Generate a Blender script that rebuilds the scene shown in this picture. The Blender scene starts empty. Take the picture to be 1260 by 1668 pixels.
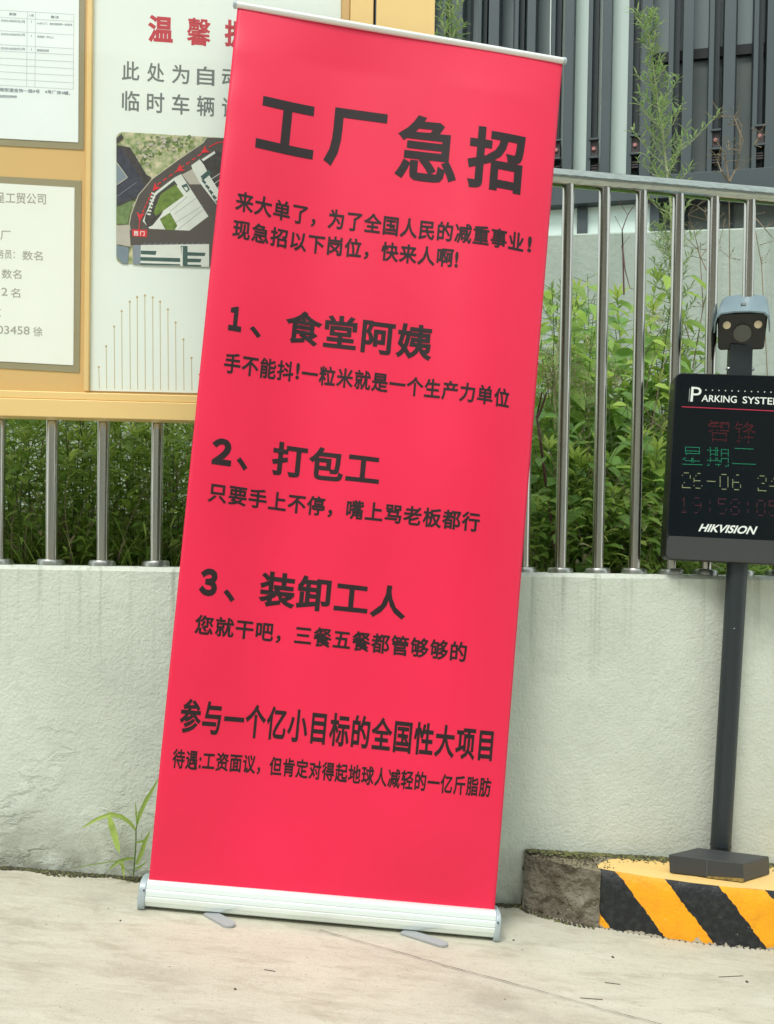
import bpy, math, random
import numpy as np
from mathutils import Vector, Matrix, noise
random.seed(7)
SC = bpy.context.scene
COL = SC.collection

# ---------------------------------------------------------------- camera
FPX, PITCH, ROLL, CX, CY = 1700.0, .0204, .016, 630.0, 950.0
CP = Vector((0, 0, .873))
_r0 = Vector((1, 0, 0)); _u0 = Vector((0, math.sin(PITCH), math.cos(PITCH)))
FWD = Vector((0, math.cos(PITCH), -math.sin(PITCH)))
RT = _r0*math.cos(ROLL) + _u0*math.sin(ROLL)
UP = _u0*math.cos(ROLL) - _r0*math.sin(ROLL)
cam = bpy.data.cameras.new('camera'); camo = bpy.data.objects.new('camera', cam); COL.objects.link(camo)
camo.matrix_world = Matrix(((RT.x, UP.x, -FWD.x, CP.x), (RT.y, UP.y, -FWD.y, CP.y), (RT.z, UP.z, -FWD.z, CP.z), (0, 0, 0, 1)))
cam.sensor_fit = 'VERTICAL'; cam.sensor_height = 24.0
cam.lens = 24.0*FPX/1668.0
cam.shift_y = (CY-834.0)/1668.0
cam.clip_end = 600; cam.clip_start = .05
SC.camera = camo

# ---------------------------------------------------------------- light
SUN_EL, SUN_AZ = math.radians(58), math.radians(205)
w = bpy.data.worlds.new("World"); SC.world = w; w.use_nodes = True
nt = w.node_tree; bg = nt.nodes['Background']
sky = nt.nodes.new('ShaderNodeTexSky'); sky.sky_type = 'NISHITA'; sky.sun_disc = False
sky.sun_elevation = SUN_EL; sky.sun_rotation = SUN_AZ
sky.air_density = 1.0; sky.dust_density = 4.0; sky.ozone_density = 1.0
mx = nt.nodes.new('ShaderNodeMix'); mx.data_type = 'RGBA'; mx.inputs[0].default_value = .78
mx.inputs[7].default_value = (7.6, 8.4, 8.0, 1)
nt.links.new(sky.outputs[0], mx.inputs[6]); nt.links.new(mx.outputs[2], bg.inputs[0])
bg.inputs[1].default_value = .115
sl = bpy.data.lights.new('sun', 'SUN'); sl.energy = 1.5; sl.angle = math.radians(16); sl.color = (1, .96, .9)
so = bpy.data.objects.new('sun', sl); COL.objects.link(so)
sd = Vector((math.sin(SUN_AZ)*math.cos(SUN_EL), math.cos(SUN_AZ)*math.cos(SUN_EL), math.sin(SUN_EL)))
so.rotation_euler = sd.to_track_quat('Z', 'Y').to_euler(); so.location = (0, -5, 12)
SC.view_settings.view_transform = 'Standard'; SC.view_settings.look = 'None'
SC.view_settings.gamma = 1; SC.view_settings.use_curve_mapping = False
SC.view_settings.exposure = 0.56

# ---------------------------------------------------------------- geometry of the place
def ray(x, y): return FWD + RT*((x-CX)/FPX) - UP*((y-CY)/FPX)
class Plane:
    def __init__(s, p, n): s.p = Vector(p); s.n = Vector(n)
    def at(s, x, y):
        R = ray(x, y); return CP + R*(((s.p-CP).dot(s.n))/R.dot(s.n))
GZ, GS = -.0352, -.0922                     # the drive falls gently to the right
def zg(x): return GZ + GS*x
GROUND = Plane((0, 0, GZ), (-GS, 0, 1))
ISL = Plane((0, 0, GZ+.155), (-GS, 0, 1))
def wy(x):                                   # front face of the low wall, plan view
    t = min(1, max(0, (x+.15)/.4)); t2 = t*t*(3-2*t)
    return 2.80 + (.075*x)*(1-t2) + (.185*x)*t2
WALL_L = Plane((0, 2.80, 0), (.075, -1, 0)); WALL_R = Plane((0, 2.80, 0), (.185, -1, 0))
FEN_L = Plane((0, 2.86, 0), (.075, -1, 0)); FEN_R = Plane((0, 2.86, 0), (.185, -1, 0))
WT = .85                                     # wall top

# ---------------------------------------------------------------- mesh helpers
class MB:
    def __init__(s): s.v = []; s.f = []; s.m = []; s.c = []
    def add(s, vs, fs, mi=0, col=None):
        b = len(s.v); s.v += [tuple(v) for v in vs]
        for f in fs:
            s.f.append(tuple(i+b for i in f)); s.m.append(mi)
            if col is not None: s.c.append(col)
    def box(s, c, sz, R=None, mi=0):
        c = Vector(c); hx, hy, hz = sz[0]/2, sz[1]/2, sz[2]/2
        vs = [Vector((x, y, z)) for x in (-hx, hx) for y in (-hy, hy) for z in (-hz, hz)]
        if R is not None: vs = [R @ v for v in vs]
        s.add([v+c for v in vs], [(0, 1, 3, 2), (4, 6, 7, 5), (0, 4, 5, 1), (2, 3, 7, 6), (0, 2, 6, 4), (1, 5, 7, 3)], mi)
    def tube(s, pts, rads, n=12, caps=True, mi=0, col=None):
        pts = [Vector(p) for p in pts]
        if not hasattr(rads, '__len__'): rads = [rads]*len(pts)
        vs = []; prev = None
        for i, p in enumerate(pts):
            t = (pts[min(i+1, len(pts)-1)]-pts[max(i-1, 0)]).normalized()
            if prev is None:
                a = t.orthogonal().normalized()
            else:
                a = (prev - t*prev.dot(t)).normalized()
            prev = a; b = t.cross(a)
            for k in range(n):
                th = 2*math.pi*k/n; vs.append(p+(a*math.cos(th)+b*math.sin(th))*rads[i])
        fs = []
        for i in range(len(pts)-1):
            for k in range(n):
                fs.append((i*n+k, i*n+(k+1) % n, (i+1)*n+(k+1) % n, (i+1)*n+k))
        if caps: fs.append(tuple(reversed(range(n)))); fs.append(tuple(range((len(pts)-1)*n, len(pts)*n)))
        s.add(vs, fs, mi, col)
    def prism(s, poly, z0, z1, M=None, mi=0):        # poly in local xy, extruded in local z, M to world
        n = len(poly); vs = [Vector((x, y, z0)) for x, y in poly]+[Vector((x, y, z1)) for x, y in poly]
        if M is not None: vs = [M @ v for v in vs]
        fs = [tuple(reversed(range(n))), tuple(range(n, 2*n))]+[(i, (i+1) % n, n+(i+1) % n, n+i) for i in range(n)]
        s.add(vs, fs, mi)
    def build(s, name, mats, parent=None, smooth=None, bevel=0, **tags):
        me = bpy.data.meshes.new(name); me.from_pydata(s.v, [], s.f)
        if not isinstance(mats, (list, tuple)): mats = [mats]
        for m in mats: me.materials.append(m)
        me.polygons.foreach_set('material_index', s.m)
        if s.c:
            at = me.color_attributes.new('tone', 'FLOAT_COLOR', 'CORNER')
            arr = np.repeat(np.array(s.c, dtype=np.float32), [len(f) for f in s.f], axis=0)
            at.data.foreach_set('color', arr.ravel())
        if smooth is not None:
            me.polygons.foreach_set('use_smooth', [True]*len(s.f))
            if smooth > 0: me.set_sharp_from_angle(angle=math.radians(smooth))
        o = bpy.data.objects.new(name, me); COL.objects.link(o)
        if bevel:
            bm = o.modifiers.new('bevel', 'BEVEL'); bm.width = bevel; bm.segments = 2; bm.limit_method = 'ANGLE'
            bm.angle_limit = math.radians(40)
            me.polygons.foreach_set('use_smooth', [True]*len(s.f)); bm.harden_normals = True
        if parent is not None:
            o.parent = parent; o.matrix_parent_inverse = parent.matrix_world.inverted()
        for k, v in tags.items(): o[k] = v
        return o
def empty(name, loc, **tags):
    o = bpy.data.objects.new(name, None); COL.objects.link(o); o.location = loc; o.empty_display_size = .1
    o.matrix_world = Matrix.Translation(Vector(loc))
    for k, v in tags.items(): o[k] = v
    return o
def frame(o, x, z):                          # matrix with origin o, local x along x, z along z
    x = Vector(x).normalized(); z = Vector(z); y = z.cross(x).normalized(); z = x.cross(y).normalized()
    return Matrix(((x.x, y.x, z.x, o[0]), (x.y, y.y, z.y, o[1]), (x.z, y.z, z.z, o[2]), (0, 0, 0, 1)))
def rrect(w, h, r, n=5, x0=0, y0=0):
    out = []
    for cx, cy, a in ((w/2-r, h/2-r, 0), (-w/2+r, h/2-r, 90), (-w/2+r, -h/2+r, 180), (w/2-r, -h/2+r, 270)):
        for k in range(n+1):
            t = math.radians(a+90*k/n); out.append((x0+cx+r*math.cos(t), y0+cy+r*math.sin(t)))
    return out

# ---------------------------------------------------------------- materials
def mat(name, col, rough=.6, metal=0, bump=None, var=None, spec=.5, coat=0):
    """var=(scale, amount, colour2); bump=(scale, strength, distance)"""
    m = bpy.data.materials.new(name); m.use_nodes = True; t = m.node_tree; N = t.nodes; L = t.links
    b = N['Principled BSDF']; b.inputs['Roughness'].default_value = rough; b.inputs['Metallic'].default_value = metal
    b.inputs['Specular IOR Level'].default_value = spec; b.inputs['Coat Weight'].default_value = coat
    b.inputs['Base Color'].default_value = (*col, 1)
    tc = N.new('ShaderNodeTexCoord')
    if var:
        n = N.new('ShaderNodeTexNoise'); n.inputs['Scale'].default_value = var[0]; n.inputs['Detail'].default_value = 6
        L.new(tc.outputs['Object'], n.inputs['Vector'])
        r = N.new('ShaderNodeMapRange'); r.inputs[1].default_value = .3; r.inputs[2].default_value = .7; r.inputs[4].default_value = var[1]
        L.new(n.outputs[0], r.inputs[0])
        x = N.new('ShaderNodeMix'); x.data_type = 'RGBA'; x.inputs[6].default_value = (*col, 1); x.inputs[7].default_value = (*var[2], 1)
        L.new(r.outputs[0], x.inputs[0]); L.new(x.outputs[2], b.inputs['Base Color'])
    if bump:
        n = N.new('ShaderNodeTexNoise'); n.inputs['Scale'].default_value = bump[0]; n.inputs['Detail'].default_value = 5
        L.new(tc.outputs['Object'], n.inputs['Vector'])
        k = N.new('ShaderNodeBump'); k.inputs['Strength'].default_value = bump[1]; k.inputs['Distance'].default_value = bump[2]
        L.new(n.outputs[0], k.inputs['Height']); L.new(k.outputs[0], b.inputs['Normal'])
    return m
def nd(t, kind, **kw):
    n = t.nodes.new(kind)
    for k, v in kw.items():
        if k.startswith('i'): n.inputs[int(k[1:])].default_value = v
        else: setattr(n, k, v)
    return n
def mixc(t, fac, a, b, blend='MIX'):
    n = t.nodes.new('ShaderNodeMix'); n.data_type = 'RGBA'; n.blend_type = blend
    for i, v in ((0, fac), (6, a), (7, b)):
        if isinstance(v, (int, float)): n.inputs[i].default_value = v
        elif isinstance(v, tuple): n.inputs[i].default_value = (*v, 1)
        else: t.links.new(v, n.inputs[i])
    return n.outputs[2]
def ramp(t, src, a, b, c=0, d=1):
    n = t.nodes.new('ShaderNodeMapRange'); n.inputs[1].default_value = a; n.inputs[2].default_value = b
    n.inputs[3].default_value = c; n.inputs[4].default_value = d; t.links.new(src, n.inputs[0]); return n.outputs[0]
def math_(t, op, a, b=None):
    n = t.nodes.new('ShaderNodeMath'); n.operation = op
    for i, v in ((0, a), (1, b)):
        if v is None: continue
        if isinstance(v, (int, float)): n.inputs[i].default_value = v
        else: t.links.new(v, n.inputs[i])
    return n.outputs[0]
def noise_(t, vec, scale, detail=5, rough=.5, dist=0):
    n = t.nodes.new('ShaderNodeTexNoise'); n.inputs['Scale'].default_value = scale; n.inputs['Detail'].default_value = detail
    n.inputs['Roughness'].default_value = rough; n.inputs['Distortion'].default_value = dist
    t.links.new(vec, n.inputs['Vector']); return n.outputs[0]
def mapping(t, vec, scale=(1, 1, 1), rot=(0, 0, 0), loc=(0, 0, 0)):
    n = t.nodes.new('ShaderNodeMapping'); n.inputs['Scale'].default_value = scale; n.inputs['Rotation'].default_value = rot
    n.inputs['Location'].default_value = loc; t.links.new(vec, n.inputs['Vector']); return n.outputs[0]
def base(name, rough=.6):
    m = bpy.data.materials.new(name); m.use_nodes = True; t = m.node_tree
    b = t.nodes['Principled BSDF']; b.inputs['Roughness'].default_value = rough
    tc = t.nodes.new('ShaderNodeTexCoord'); return m, t, b, tc.outputs['Object']
def bump_(t, b, h, strength, dist, prev=None):
    k = t.nodes.new('ShaderNodeBump'); k.inputs['Strength'].default_value = strength; k.inputs['Distance'].default_value = dist
    t.links.new(h, k.inputs['Height'])
    if prev is not None: t.links.new(prev, k.inputs['Normal'])
    t.links.new(k.outputs[0], b.inputs['Normal']); return k.outputs[0]

def mk_wall():
    m, t, b, P = base('painted_plaster', .75)
    big = noise_(t, P, 2.2, 6, .6); fine = noise_(t, P, 120, 4, .6); mid = noise_(t, P, 22, 6, .65, .3)
    c = mixc(t, ramp(t, big, .35, .7), (.63, .675, .605), (.52, .56, .50))
    c = mixc(t, ramp(t, mid, .5, .75, 0, .35), c, (.42, .46, .41))
    sep = t.nodes.new('ShaderNodeSeparateXYZ'); t.links.new(P, sep.inputs[0])
    # rain runs under the coping
    st = noise_(t, mapping(t, P, (38, 38, 1.3)), 1, 4, .6)
    run = math_(t, 'MULTIPLY', ramp(t, st, .52, .72), ramp(t, sep.outputs[2], .50, .85))
    c = mixc(t, math_(t, 'MULTIPLY', run, .62), c, (.22, .25, .19))
    # splash dirt at the foot
    foot = math_(t, 'ADD', sep.outputs[2], math_(t, 'MULTIPLY', sep.outputs[0], .0922))
    fd = math_(t, 'MULTIPLY', ramp(t, foot, .14, -.04), ramp(t, noise_(t, P, 9, 7, .7), .35, .62))
    c = mixc(t, math_(t, 'MULTIPLY', fd, .8), c, (.17, .17, .12))
    t.links.new(c, b.inputs['Base Color'])
    h1 = bump_(t, b, fine, .5, .004)
    h1 = bump_(t, b, noise_(t, P, 60, 4, .6), .25, .006, h1)
    h2 = bump_(t, b, mid, .22, .009, h1)
    lump = noise_(t, mapping(t, P, (1, 1, 1.7)), 13, 7, .6, .35)
    msk = math_(t, 'MULTIPLY', ramp(t, foot, .40, .10), ramp(t, noise_(t, P, 3.1, 3, .5), .44, .6))
    msk = math_(t, 'MULTIPLY', msk, ramp(t, sep.outputs[0], -.1, -.7))
    h = math_(t, 'MULTIPLY', ramp(t, lump, .47, .56), msk)
    bump_(t, b, h, .7, .012, h2)
    return m
def mk_ground():
    m, t, b, P = base('brushed_concrete', .85)
    R = (0, 0, .20)
    st = noise_(t, mapping(t, P, (2.2, 8, 1), R), 2.0, 10, .74, .8)
    big = noise_(t, P, 1.3, 7, .65); sp = noise_(t, P, 300, 3, .5); md = noise_(t, mapping(t, P, (1, 2.4, 1), R), 6, 9, .7, .3)
    fs = noise_(t, mapping(t, P, (9, 60, 1), R), 1.6, 8, .75, .5)
    fs2 = noise_(t, mapping(t, P, (14, 150, 1), (0, 0, .32)), 1.2, 4, .7)
    c = mixc(t, ramp(t, big, .36, .66), (.585, .565, .46), (.46, .44, .355))
    c = mixc(t, ramp(t, st, .48, .66, 0, .42), c, (.64, .63, .54))
    c = mixc(t, ramp(t, noise_(t, P, 90, 6, .75), .54, .72, 0, .45), c, (.33, .31, .25))
    c = mixc(t, ramp(t, md, .50, .66, 0, .6), c, (.35, .31, .23))
    c = mixc(t, ramp(t, noise_(t, P, 2.6, 8, .7), .55, .66, 0, .35), c, (.30, .275, .215))
    c = mixc(t, ramp(t, fs, .56, .70, 0, .45), c, (.30, .27, .21))
    c = mixc(t, ramp(t, fs2, .64, .72, 0, .5), c, (.22, .19, .15))
    c = mixc(t, ramp(t, sp, .58, .72, 0, .5), c, (.24, .21, .17))
    t.links.new(c, b.inputs['Base Color'])
    h = bump_(t, b, sp, .3, .002); h = bump_(t, b, st, .35, .006, h); bump_(t, b, fs, .35, .004, h)
    return m
def mk_steel(name, rough=.2, col=(.62, .60, .56), sc=(9, 9, 9)):
    m, t, b, P = base(name, rough); b.inputs['Metallic'].default_value = 1
    n = noise_(t, mapping(t, P, sc), 1, 5, .6); n2 = noise_(t, P, 6, 6, .7)
    c = mixc(t, ramp(t, n, .40, .70, 0, .7), col, tuple(v*.62 for v in col))
    c = mixc(t, ramp(t, n2, .60, .75, 0, .35), c, (.30, .24, .16))
    t.links.new(c, b.inputs['Base Color'])
    bump_(t, b, n, .12, .004)
    return m
def mk_leaf(name, dark, light, yellow, trans=.3):
    m, t, b, P = base(name, .5)
    a = t.nodes.new('ShaderNodeAttribute'); a.attribute_name = 'tone'
    s = t.nodes.new('ShaderNodeSeparateColor'); t.links.new(a.outputs['Color'], s.inputs[0])
    c = mixc(t, s.outputs[0], dark, light); c = mixc(t, s.outputs[1], c, yellow)
    t.links.new(c, b.inputs['Base Color'])
    tr = t.nodes.new('ShaderNodeBsdfTranslucent'); t.links.new(mixc(t, .5, c, yellow), tr.inputs[0])
    mixs = t.nodes.new('ShaderNodeMixShader'); mixs.inputs[0].default_value = trans
    t.links.new(b.outputs[0], mixs.inputs[1]); t.links.new(tr.outputs[0], mixs.inputs[2])
    t.links.new(mixs.outputs[0], t.nodes['Material Output'].inputs[0]); return m
def mk_banner():
    m, t, b, P = base('red_banner_film', .42)
    n = noise_(t, P, 3, 3, .5)
    t.links.new(mixc(t, ramp(t, n, .35, .7), (.79, .013, .070), (.745, .011, .062)), b.inputs['Base Color'])
    h = bump_(t, b, noise_(t, mapping(t, P, (2.2, 1, .5)), 2.0, 2, .4), .25, .02)
    bump_(t, b, noise_(t, P, 300, 2, .5), .06, .001, h)
    b.inputs['Specular IOR Level'].default_value = .5
    return m
def mk_stripes():
    m, t, b, P = base('warning_paint', .5)
    uv = t.nodes.new('ShaderNodeUVMap'); uv.uv_map = 'along'
    s = t.nodes.new('ShaderNodeSeparateXYZ'); t.links.new(uv.outputs[0], s.inputs[0])
    wob = math_(t, 'MULTIPLY', math_(t, 'SUBTRACT', noise_(t, P, 55, 4, .6), .5), .018)
    x = math_(t, 'ADD', math_(t, 'ADD', s.outputs[0], math_(t, 'MULTIPLY', s.outputs[1], .84)), wob)
    md = math_(t, 'FRACT', math_(t, 'DIVIDE', math_(t, 'ADD', x, 5.3+STR_OFF), .268))
    blk = math_(t, 'LESS_THAN', md, .53)
    org = mixc(t, ramp(t, noise_(t, P, 14, 6, .6), .4, .75), (.93, .40, .005), (.80, .31, .008))
    bk = mixc(t, ramp(t, noise_(t, P, 60, 5, .6), .45, .8), (.008, .010, .013), (.035, .04, .04))
    c = mixc(t, blk, org, bk)
    chip = math_(t, 'MULTIPLY', ramp(t, noise_(t, P, 48, 6, .75), .68, .71), ramp(t, s.outputs[1], .05, .0, .9, 0.25))
    c = mixc(t, chip, c, (.36, .34, .29))
    edge = math_(t, 'LESS_THAN', math_(t, 'ADD', s.outputs[1], math_(t, 'MULTIPLY', math_(t, 'SUBTRACT', noise_(t, P, 45, 4, .6), .5), .05)), .004)
    c = mixc(t, edge, c, (.42, .38, .30))
    t.links.new(c, b.inputs['Base Color'])
    h = bump_(t, b, noise_(t, P, 90, 4, .6), .5, .005); bump_(t, b, noise_(t, P, 16, 5, .6), .4, .012, h)
    return m
STR_OFF = 0.028
M = dict(
    wall=mk_wall(), ground=mk_ground(), post=mk_steel('stainless_post', .15, (.60, .58, .53), (260, 260, 1.2)), rail=mk_steel('stainless_rail', .15, (.42, .46, .43), (1.2, 200, 200)),
    flange=mk_steel('flange_steel', .34, (.52, .53, .50)),
    gold=mat('gold_aluminium', (.83, .60, .26), .42, .15, var=(3, .6, (.76, .53, .215)), bump=(40, .05, .002)),
    ochre=mat('ochre_panel', (.70, .47, .18), .5, 0, var=(2, .6, (.60, .40, .16))),
    tape=mat('olive_holder', (.30, .27, .155), .4, 0, var=(6, .5, (.36, .33, .22))),
    paper=mat('white_paper', (.84, .92, .91), .55, 0, var=(3, .6, (.78, .87, .85)), bump=(6, .25, .01)),
    paper2=mat('cream_paper', (.85, .89, .82), .55, 0, var=(3, .5, (.79, .84, .77)), bump=(5, .3, .012)),
    poster=mat('poster_film', (.82, .89, .83), .4, 0, var=(2.5, .7, (.74, .82, .77)), bump=(5, .2, .01)),
    redink=mat('red_ink', (.50, .012, .025), .5), greyink=mat('grey_ink', (.16, .19, .18), .6),
    paleink=mat('pale_grey_ink', (.38, .37, .33), .6), bluink=mat('blue_grey_ink', (.22, .27, .31), .6),
    lineink=mat('table_line_ink', (.50, .58, .58), .6),
    goldink=mat('gold_ink', (.52, .40, .17), .5),
    banner=mk_banner(), bannerback=mat('banner_back', (.30, .32, .30), .6),
    ink=mat('black_ink', (.015, .009, .011), .5, var=(12, .6, (.022, .013, .016)), spec=.35),
    alu=mat('anodised_aluminium', (.86, .96, .95), .3, .35, var=(8, .4, (.77, .85, .83))),
    cap=mat('grey_cap_plastic', (.42, .50, .54), .4, .2), whitebar=mat('white_bar', (.76, .78, .77), .3, .2),
    foot=mat('foot_plastic', (.34, .36, .37), .45),
    black=mat('black_acrylic', (.004, .007, .010), .12, 0, spec=.25), dgrey=mat('dark_grey_paint', (.042, .045, .048), .5, 0, bump=(200, .1, .001)),
    pole=mat('pole_paint', (.022, .029, .035), .38, .1), hood=mat('blue_grey_plastic', (.17, .25, .29), .45),
    bodyblack=mat('black_plastic', (.012, .012, .014), .4), lens=mat('lens_glass', (.06, .065, .055), .12, spec=.8),
    ledlamp=mat('lamp_lens', (.85, .74, .52), .2), chrome=mat('small_chrome', (.7, .75, .78), .2, 1),
    white=mat('white_ink', (.75, .80, .78), .4), redline=mat('red_line', (.52, .03, .08), .4),
    concrete=mat('rough_concrete', (.30, .275, .22), .95, 0, var=(13, 1, (.10, .08, .055)), bump=(38, 1, .03)),
    oldtop=mat('dirty_concrete_top', (.30, .26, .18), .9, 0, var=(14, 1, (.17, .15, .09)), bump=(60, .9, .012)),
    ytop=mat('yellow_top_paint', (.84, .56, .19), .65, 0, var=(7, .8, (.70, .50, .22)), bump=(80, .35, .004)),
    soil=mat('dark_soil', (.045, .04, .028), 1, 0, var=(20, 1, (.09, .085, .05)), bump=(30, 1, .03)),
    moss=mat('moss', (.10, .12, .035), 1, 0, var=(30, 1, (.20, .20, .08)), bump=(80, 1, .01)),
    backwall=None, fin=mat('fin_paint', (.052, .072, .080), .5, .2, var=(1.5, .6, (.07, .092, .098))),
    glass=mat('window_glass', (.30, .38, .39), .25, 0, var=(.7, .8, (.36, .45, .46)), spec=.3),
    glass2=mat('window_glass_low', (.12, .165, .165), .2, 0, var=(1.1, .9, (.23, .27, .26)), spec=.3),
    mint=mat('pale_cladding', (.74, .92, .87), .5, 0, var=(1.2, .5, (.70, .88, .83))), dark=mat('dark_frame', (.012, .018, .022), .5),
    seam=mat('seam_grey', (.09, .095, .10), .5), smear=mat('yellow_smear', (.40, .28, .06), .7, 0, var=(90, 1, (.10, .08, .04))), gapshade=mat('gap_shade_colour', (.020, .034, .040), .6), led=mat('pink_lamp', (.42, .17, .16), .4), rust=mat('bracket_paint', (.045, .035, .038), .6),
    stem=mat('stem_green', (.10, .16, .05), .7), palestem=mat('stem_pale', (.36, .40, .22), .7),
    drystem=mat('stem_dry', (.24, .19, .13), .8), redstem=mat('stem_red', (.09, .03, .025), .6),
    leafA=mk_leaf('leaf_lance', (.095, .21, .035), (.32, .55, .12), (.62, .70, .18), .55),
    leafB=mk_leaf('leaf_broad', (.075, .19, .055), (.26, .50, .15), (.55, .74, .14), .5),
    leafC=mk_leaf('leaf_tall', (.075, .16, .055), (.23, .40, .14), (.48, .58, .24), .38),
    leafD=mk_leaf('leaf_seed', (.13, .10, .05), (.34, .27, .17), (.62, .58, .38)),
)
def mk_back():
    m, t, b, P = base('weathered_concrete', .9)
    c = mixc(t, ramp(t, noise_(t, P, 1.2, 6, .6), .35, .7), (.43, .50, .45), (.34, .41, .36))
    st = noise_(t, mapping(t, P, (9, 9, .8)), 1, 5, .6)
    c = mixc(t, ramp(t, st, .52, .75, 0, .6), c, (.20, .26, .22))
    t.links.new(c, b.inputs['Base Color']); bump_(t, b, noise_(t, P, 30, 6, .6), .5, .01); return m
M['backwall'] = mk_back()
def led(name, c, e):
    m = mat(name, c, .5); b = m.node_tree.nodes['Principled BSDF']
    b.inputs['Emission Color'].default_value = (*c, 1); b.inputs['Emission Strength'].default_value = e; return m
M['ledr'] = led('led_red', (.26, .02, .035), .16); M['ledg'] = led('led_green', (.015, .40, .2), .30)
M['ledy'] = led('led_yellow', (.42, .47, .24), .28); M['ledd'] = led('led_dim_red', (.16, .03, .05), .10)

# ---------------------------------------------------------------- lettering (built from outlines, flat print)
_tc = {}; SPACE = [1.0]
def glyphs(body, bold):
    key = (body, bold, SPACE[0])
    if key in _tc: return _tc[key]
    cu = bpy.data.curves.new('tmp', 'FONT'); cu.body = body; cu.resolution_u = 3; cu.space_character = SPACE[0]
    o = bpy.data.objects.new('tmp', cu); COL.objects.link(o)
    dg = bpy.context.evaluated_depsgraph_get(); dg.update()
    me = bpy.data.meshes.new_from_object(o.evaluated_get(dg))
    V = np.array([v.co[:2] for v in me.vertices], dtype=float).reshape(-1, 2)
    F = [tuple(p.vertices) for p in me.polygons]
    bpy.data.objects.remove(o); bpy.data.curves.remove(cu); bpy.data.meshes.remove(me)
    # merge doubles, make all faces counter-clockwise
    q = {}; idx = []
    nv = []
    for v in V:
        k = (round(v[0], 5), round(v[1], 5))
        if k not in q: q[k] = len(nv); nv.append(v)
        idx.append(q[k])
    V = np.array(nv); G = []
    for f in F:
        f = [idx[i] for i in f]; f = [a for i, a in enumerate(f) if a != f[i-1]]
        if len(f) < 3: continue
        ar = sum(V[f[i-1]][0]*V[f[i]][1]-V[f[i]][0]*V[f[i-1]][1] for i in range(len(f)))
        if abs(ar) < 1e-12: continue
        G.append(tuple(f) if ar > 0 else tuple(reversed(f)))
    if bold:
        es = {}
        for f in G:
            for i in range(len(f)): es[(f[i-1], f[i])] = 1
        acc = [[] for _ in V]
        for (a, b) in es:
            if (b, a) in es: continue
            d = V[b]-V[a]; l = np.hypot(*d)
            if l < 1e-9: continue
            n = np.array([d[1], -d[0]])/l
            acc[a].append(n); acc[b].append(n)
        W = V.copy()
        for i, ns in enumerate(acc):
            if not ns: continue
            s = sum(ns); l = np.hypot(*s)
            if l < 1e-6: continue
            s = s/l; k = min(1/max(.45, float(s@ns[0])), 1.8); W[i] = V[i]+s*bold*k
        V = W
    _tc[key] = (V, G); return V, G
def refine(V, G, L):
    V = [tuple(v) for v in V]; T = []
    for f in G:
        for i in range(1, len(f)-1): T.append((f[0], f[i], f[i+1]))
    mid = {}; out = []
    while T:
        a, b, c = T.pop()
        es = [(math.dist(V[a], V[b]), a, b, c), (math.dist(V[b], V[c]), b, c, a), (math.dist(V[c], V[a]), c, a, b)]
        l, p, q, r = max(es)
        if l <= L: out.append((a, b, c)); continue
        k = (min(p, q), max(p, q))
        if k not in mid: mid[k] = len(V); V.append(((V[p][0]+V[q][0])/2, (V[p][1]+V[q][1])/2))
        m = mid[k]; T += [(p, m, r), (m, q, r)]
    return np.array(V), out
def put_text(mb, body, P4, bold=.02, shear=0, mi=0, lift=None):
    """fit the ink of body into the quad P4 = TL, TR, BR, BL (3D points or a callable uv->3D)"""
    V, G = glyphs(body, bold)
    if callable(P4): V, G = refine(V, G, .16 if len(body) == 1 else .5)
    V = V.copy(); V[:, 0] += shear*V[:, 1]
    mn, mx_ = V.min(0), V.max(0); U = (V-mn)/(mx_-mn)
    out = []
    for a, b in U:
        if callable(P4): out.append(P4(a, b)); continue
        TL, TR, BR, BL = P4
        out.append((TL*(1-a)+TR*a)*b + (BL*(1-a)+BR*a)*(1-b) + (lift or Vector((0, 0, 0))))
    mb.add(out, G, mi)
def px_quad(pl, tl, tr, br, bl): return [pl.at(*q) for q in (tl, tr, br, bl)]

# ================================================================= SETTING
# ---- ground
def build_ground():
    mb = MB(); X = [-60, -20, -6, -3]+[-2+.25*i for i in range(17)]+[3, 6, 20, 60]
    Y = [-60, -20, -6, -1, 0]+[.5+.25*i for i in range(11)]+[3.4]
    def z(x): return zg(max(-6, min(6, x)))
    vs = [(x, y, z(x)) for y in Y for x in X]; n = len(X)
    mb.add(vs, [(j*n+i, j*n+i+1, (j+1)*n+i+1, (j+1)*n+i) for j in range(len(Y)-1) for i in range(n-1)])
    mb.build('ground', M['ground'], kind='structure')
build_ground()
def strip(pts, w, lift, jit=0):
    vs = []; fs = []
    for i, p in enumerate(pts):
        t = (pts[min(i+1, len(pts)-1)]-pts[max(0, i-1)]).normalized(); s = Vector((-t.y, t.x, 0))
        ww = w*(1+random.uniform(-jit, jit))
        vs += [p+s*ww+Vector((0, 0, lift)), p-s*ww+Vector((0, 0, lift))]
    return vs, [(2*i, 2*i+1, 2*i+3, 2*i+2) for i in range(len(pts)-1)]
mb = MB(); key = [(520, 1517), (600, 1540), (680, 1562), (740, 1579), (800, 1595), (900, 1622), (980, 1646), (1070, 1669), (1200, 1705)]
pp = []
for (a, b), (c, d) in zip(key, key[1:]):
    for k in range(6):
        t = k/6; pp.append(GROUND.at(a+(c-a)*t, b+(d-b)*t+random.uniform(-.7, .7)))
vs, fs = strip(pp, .0011, .004, .5); mb.add(vs, fs)
mb.build('ground_crack', mat('crack_dark', (.10, .085, .065), 1), kind='structure')  # dark strip laid on the concrete along the crack line
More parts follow.
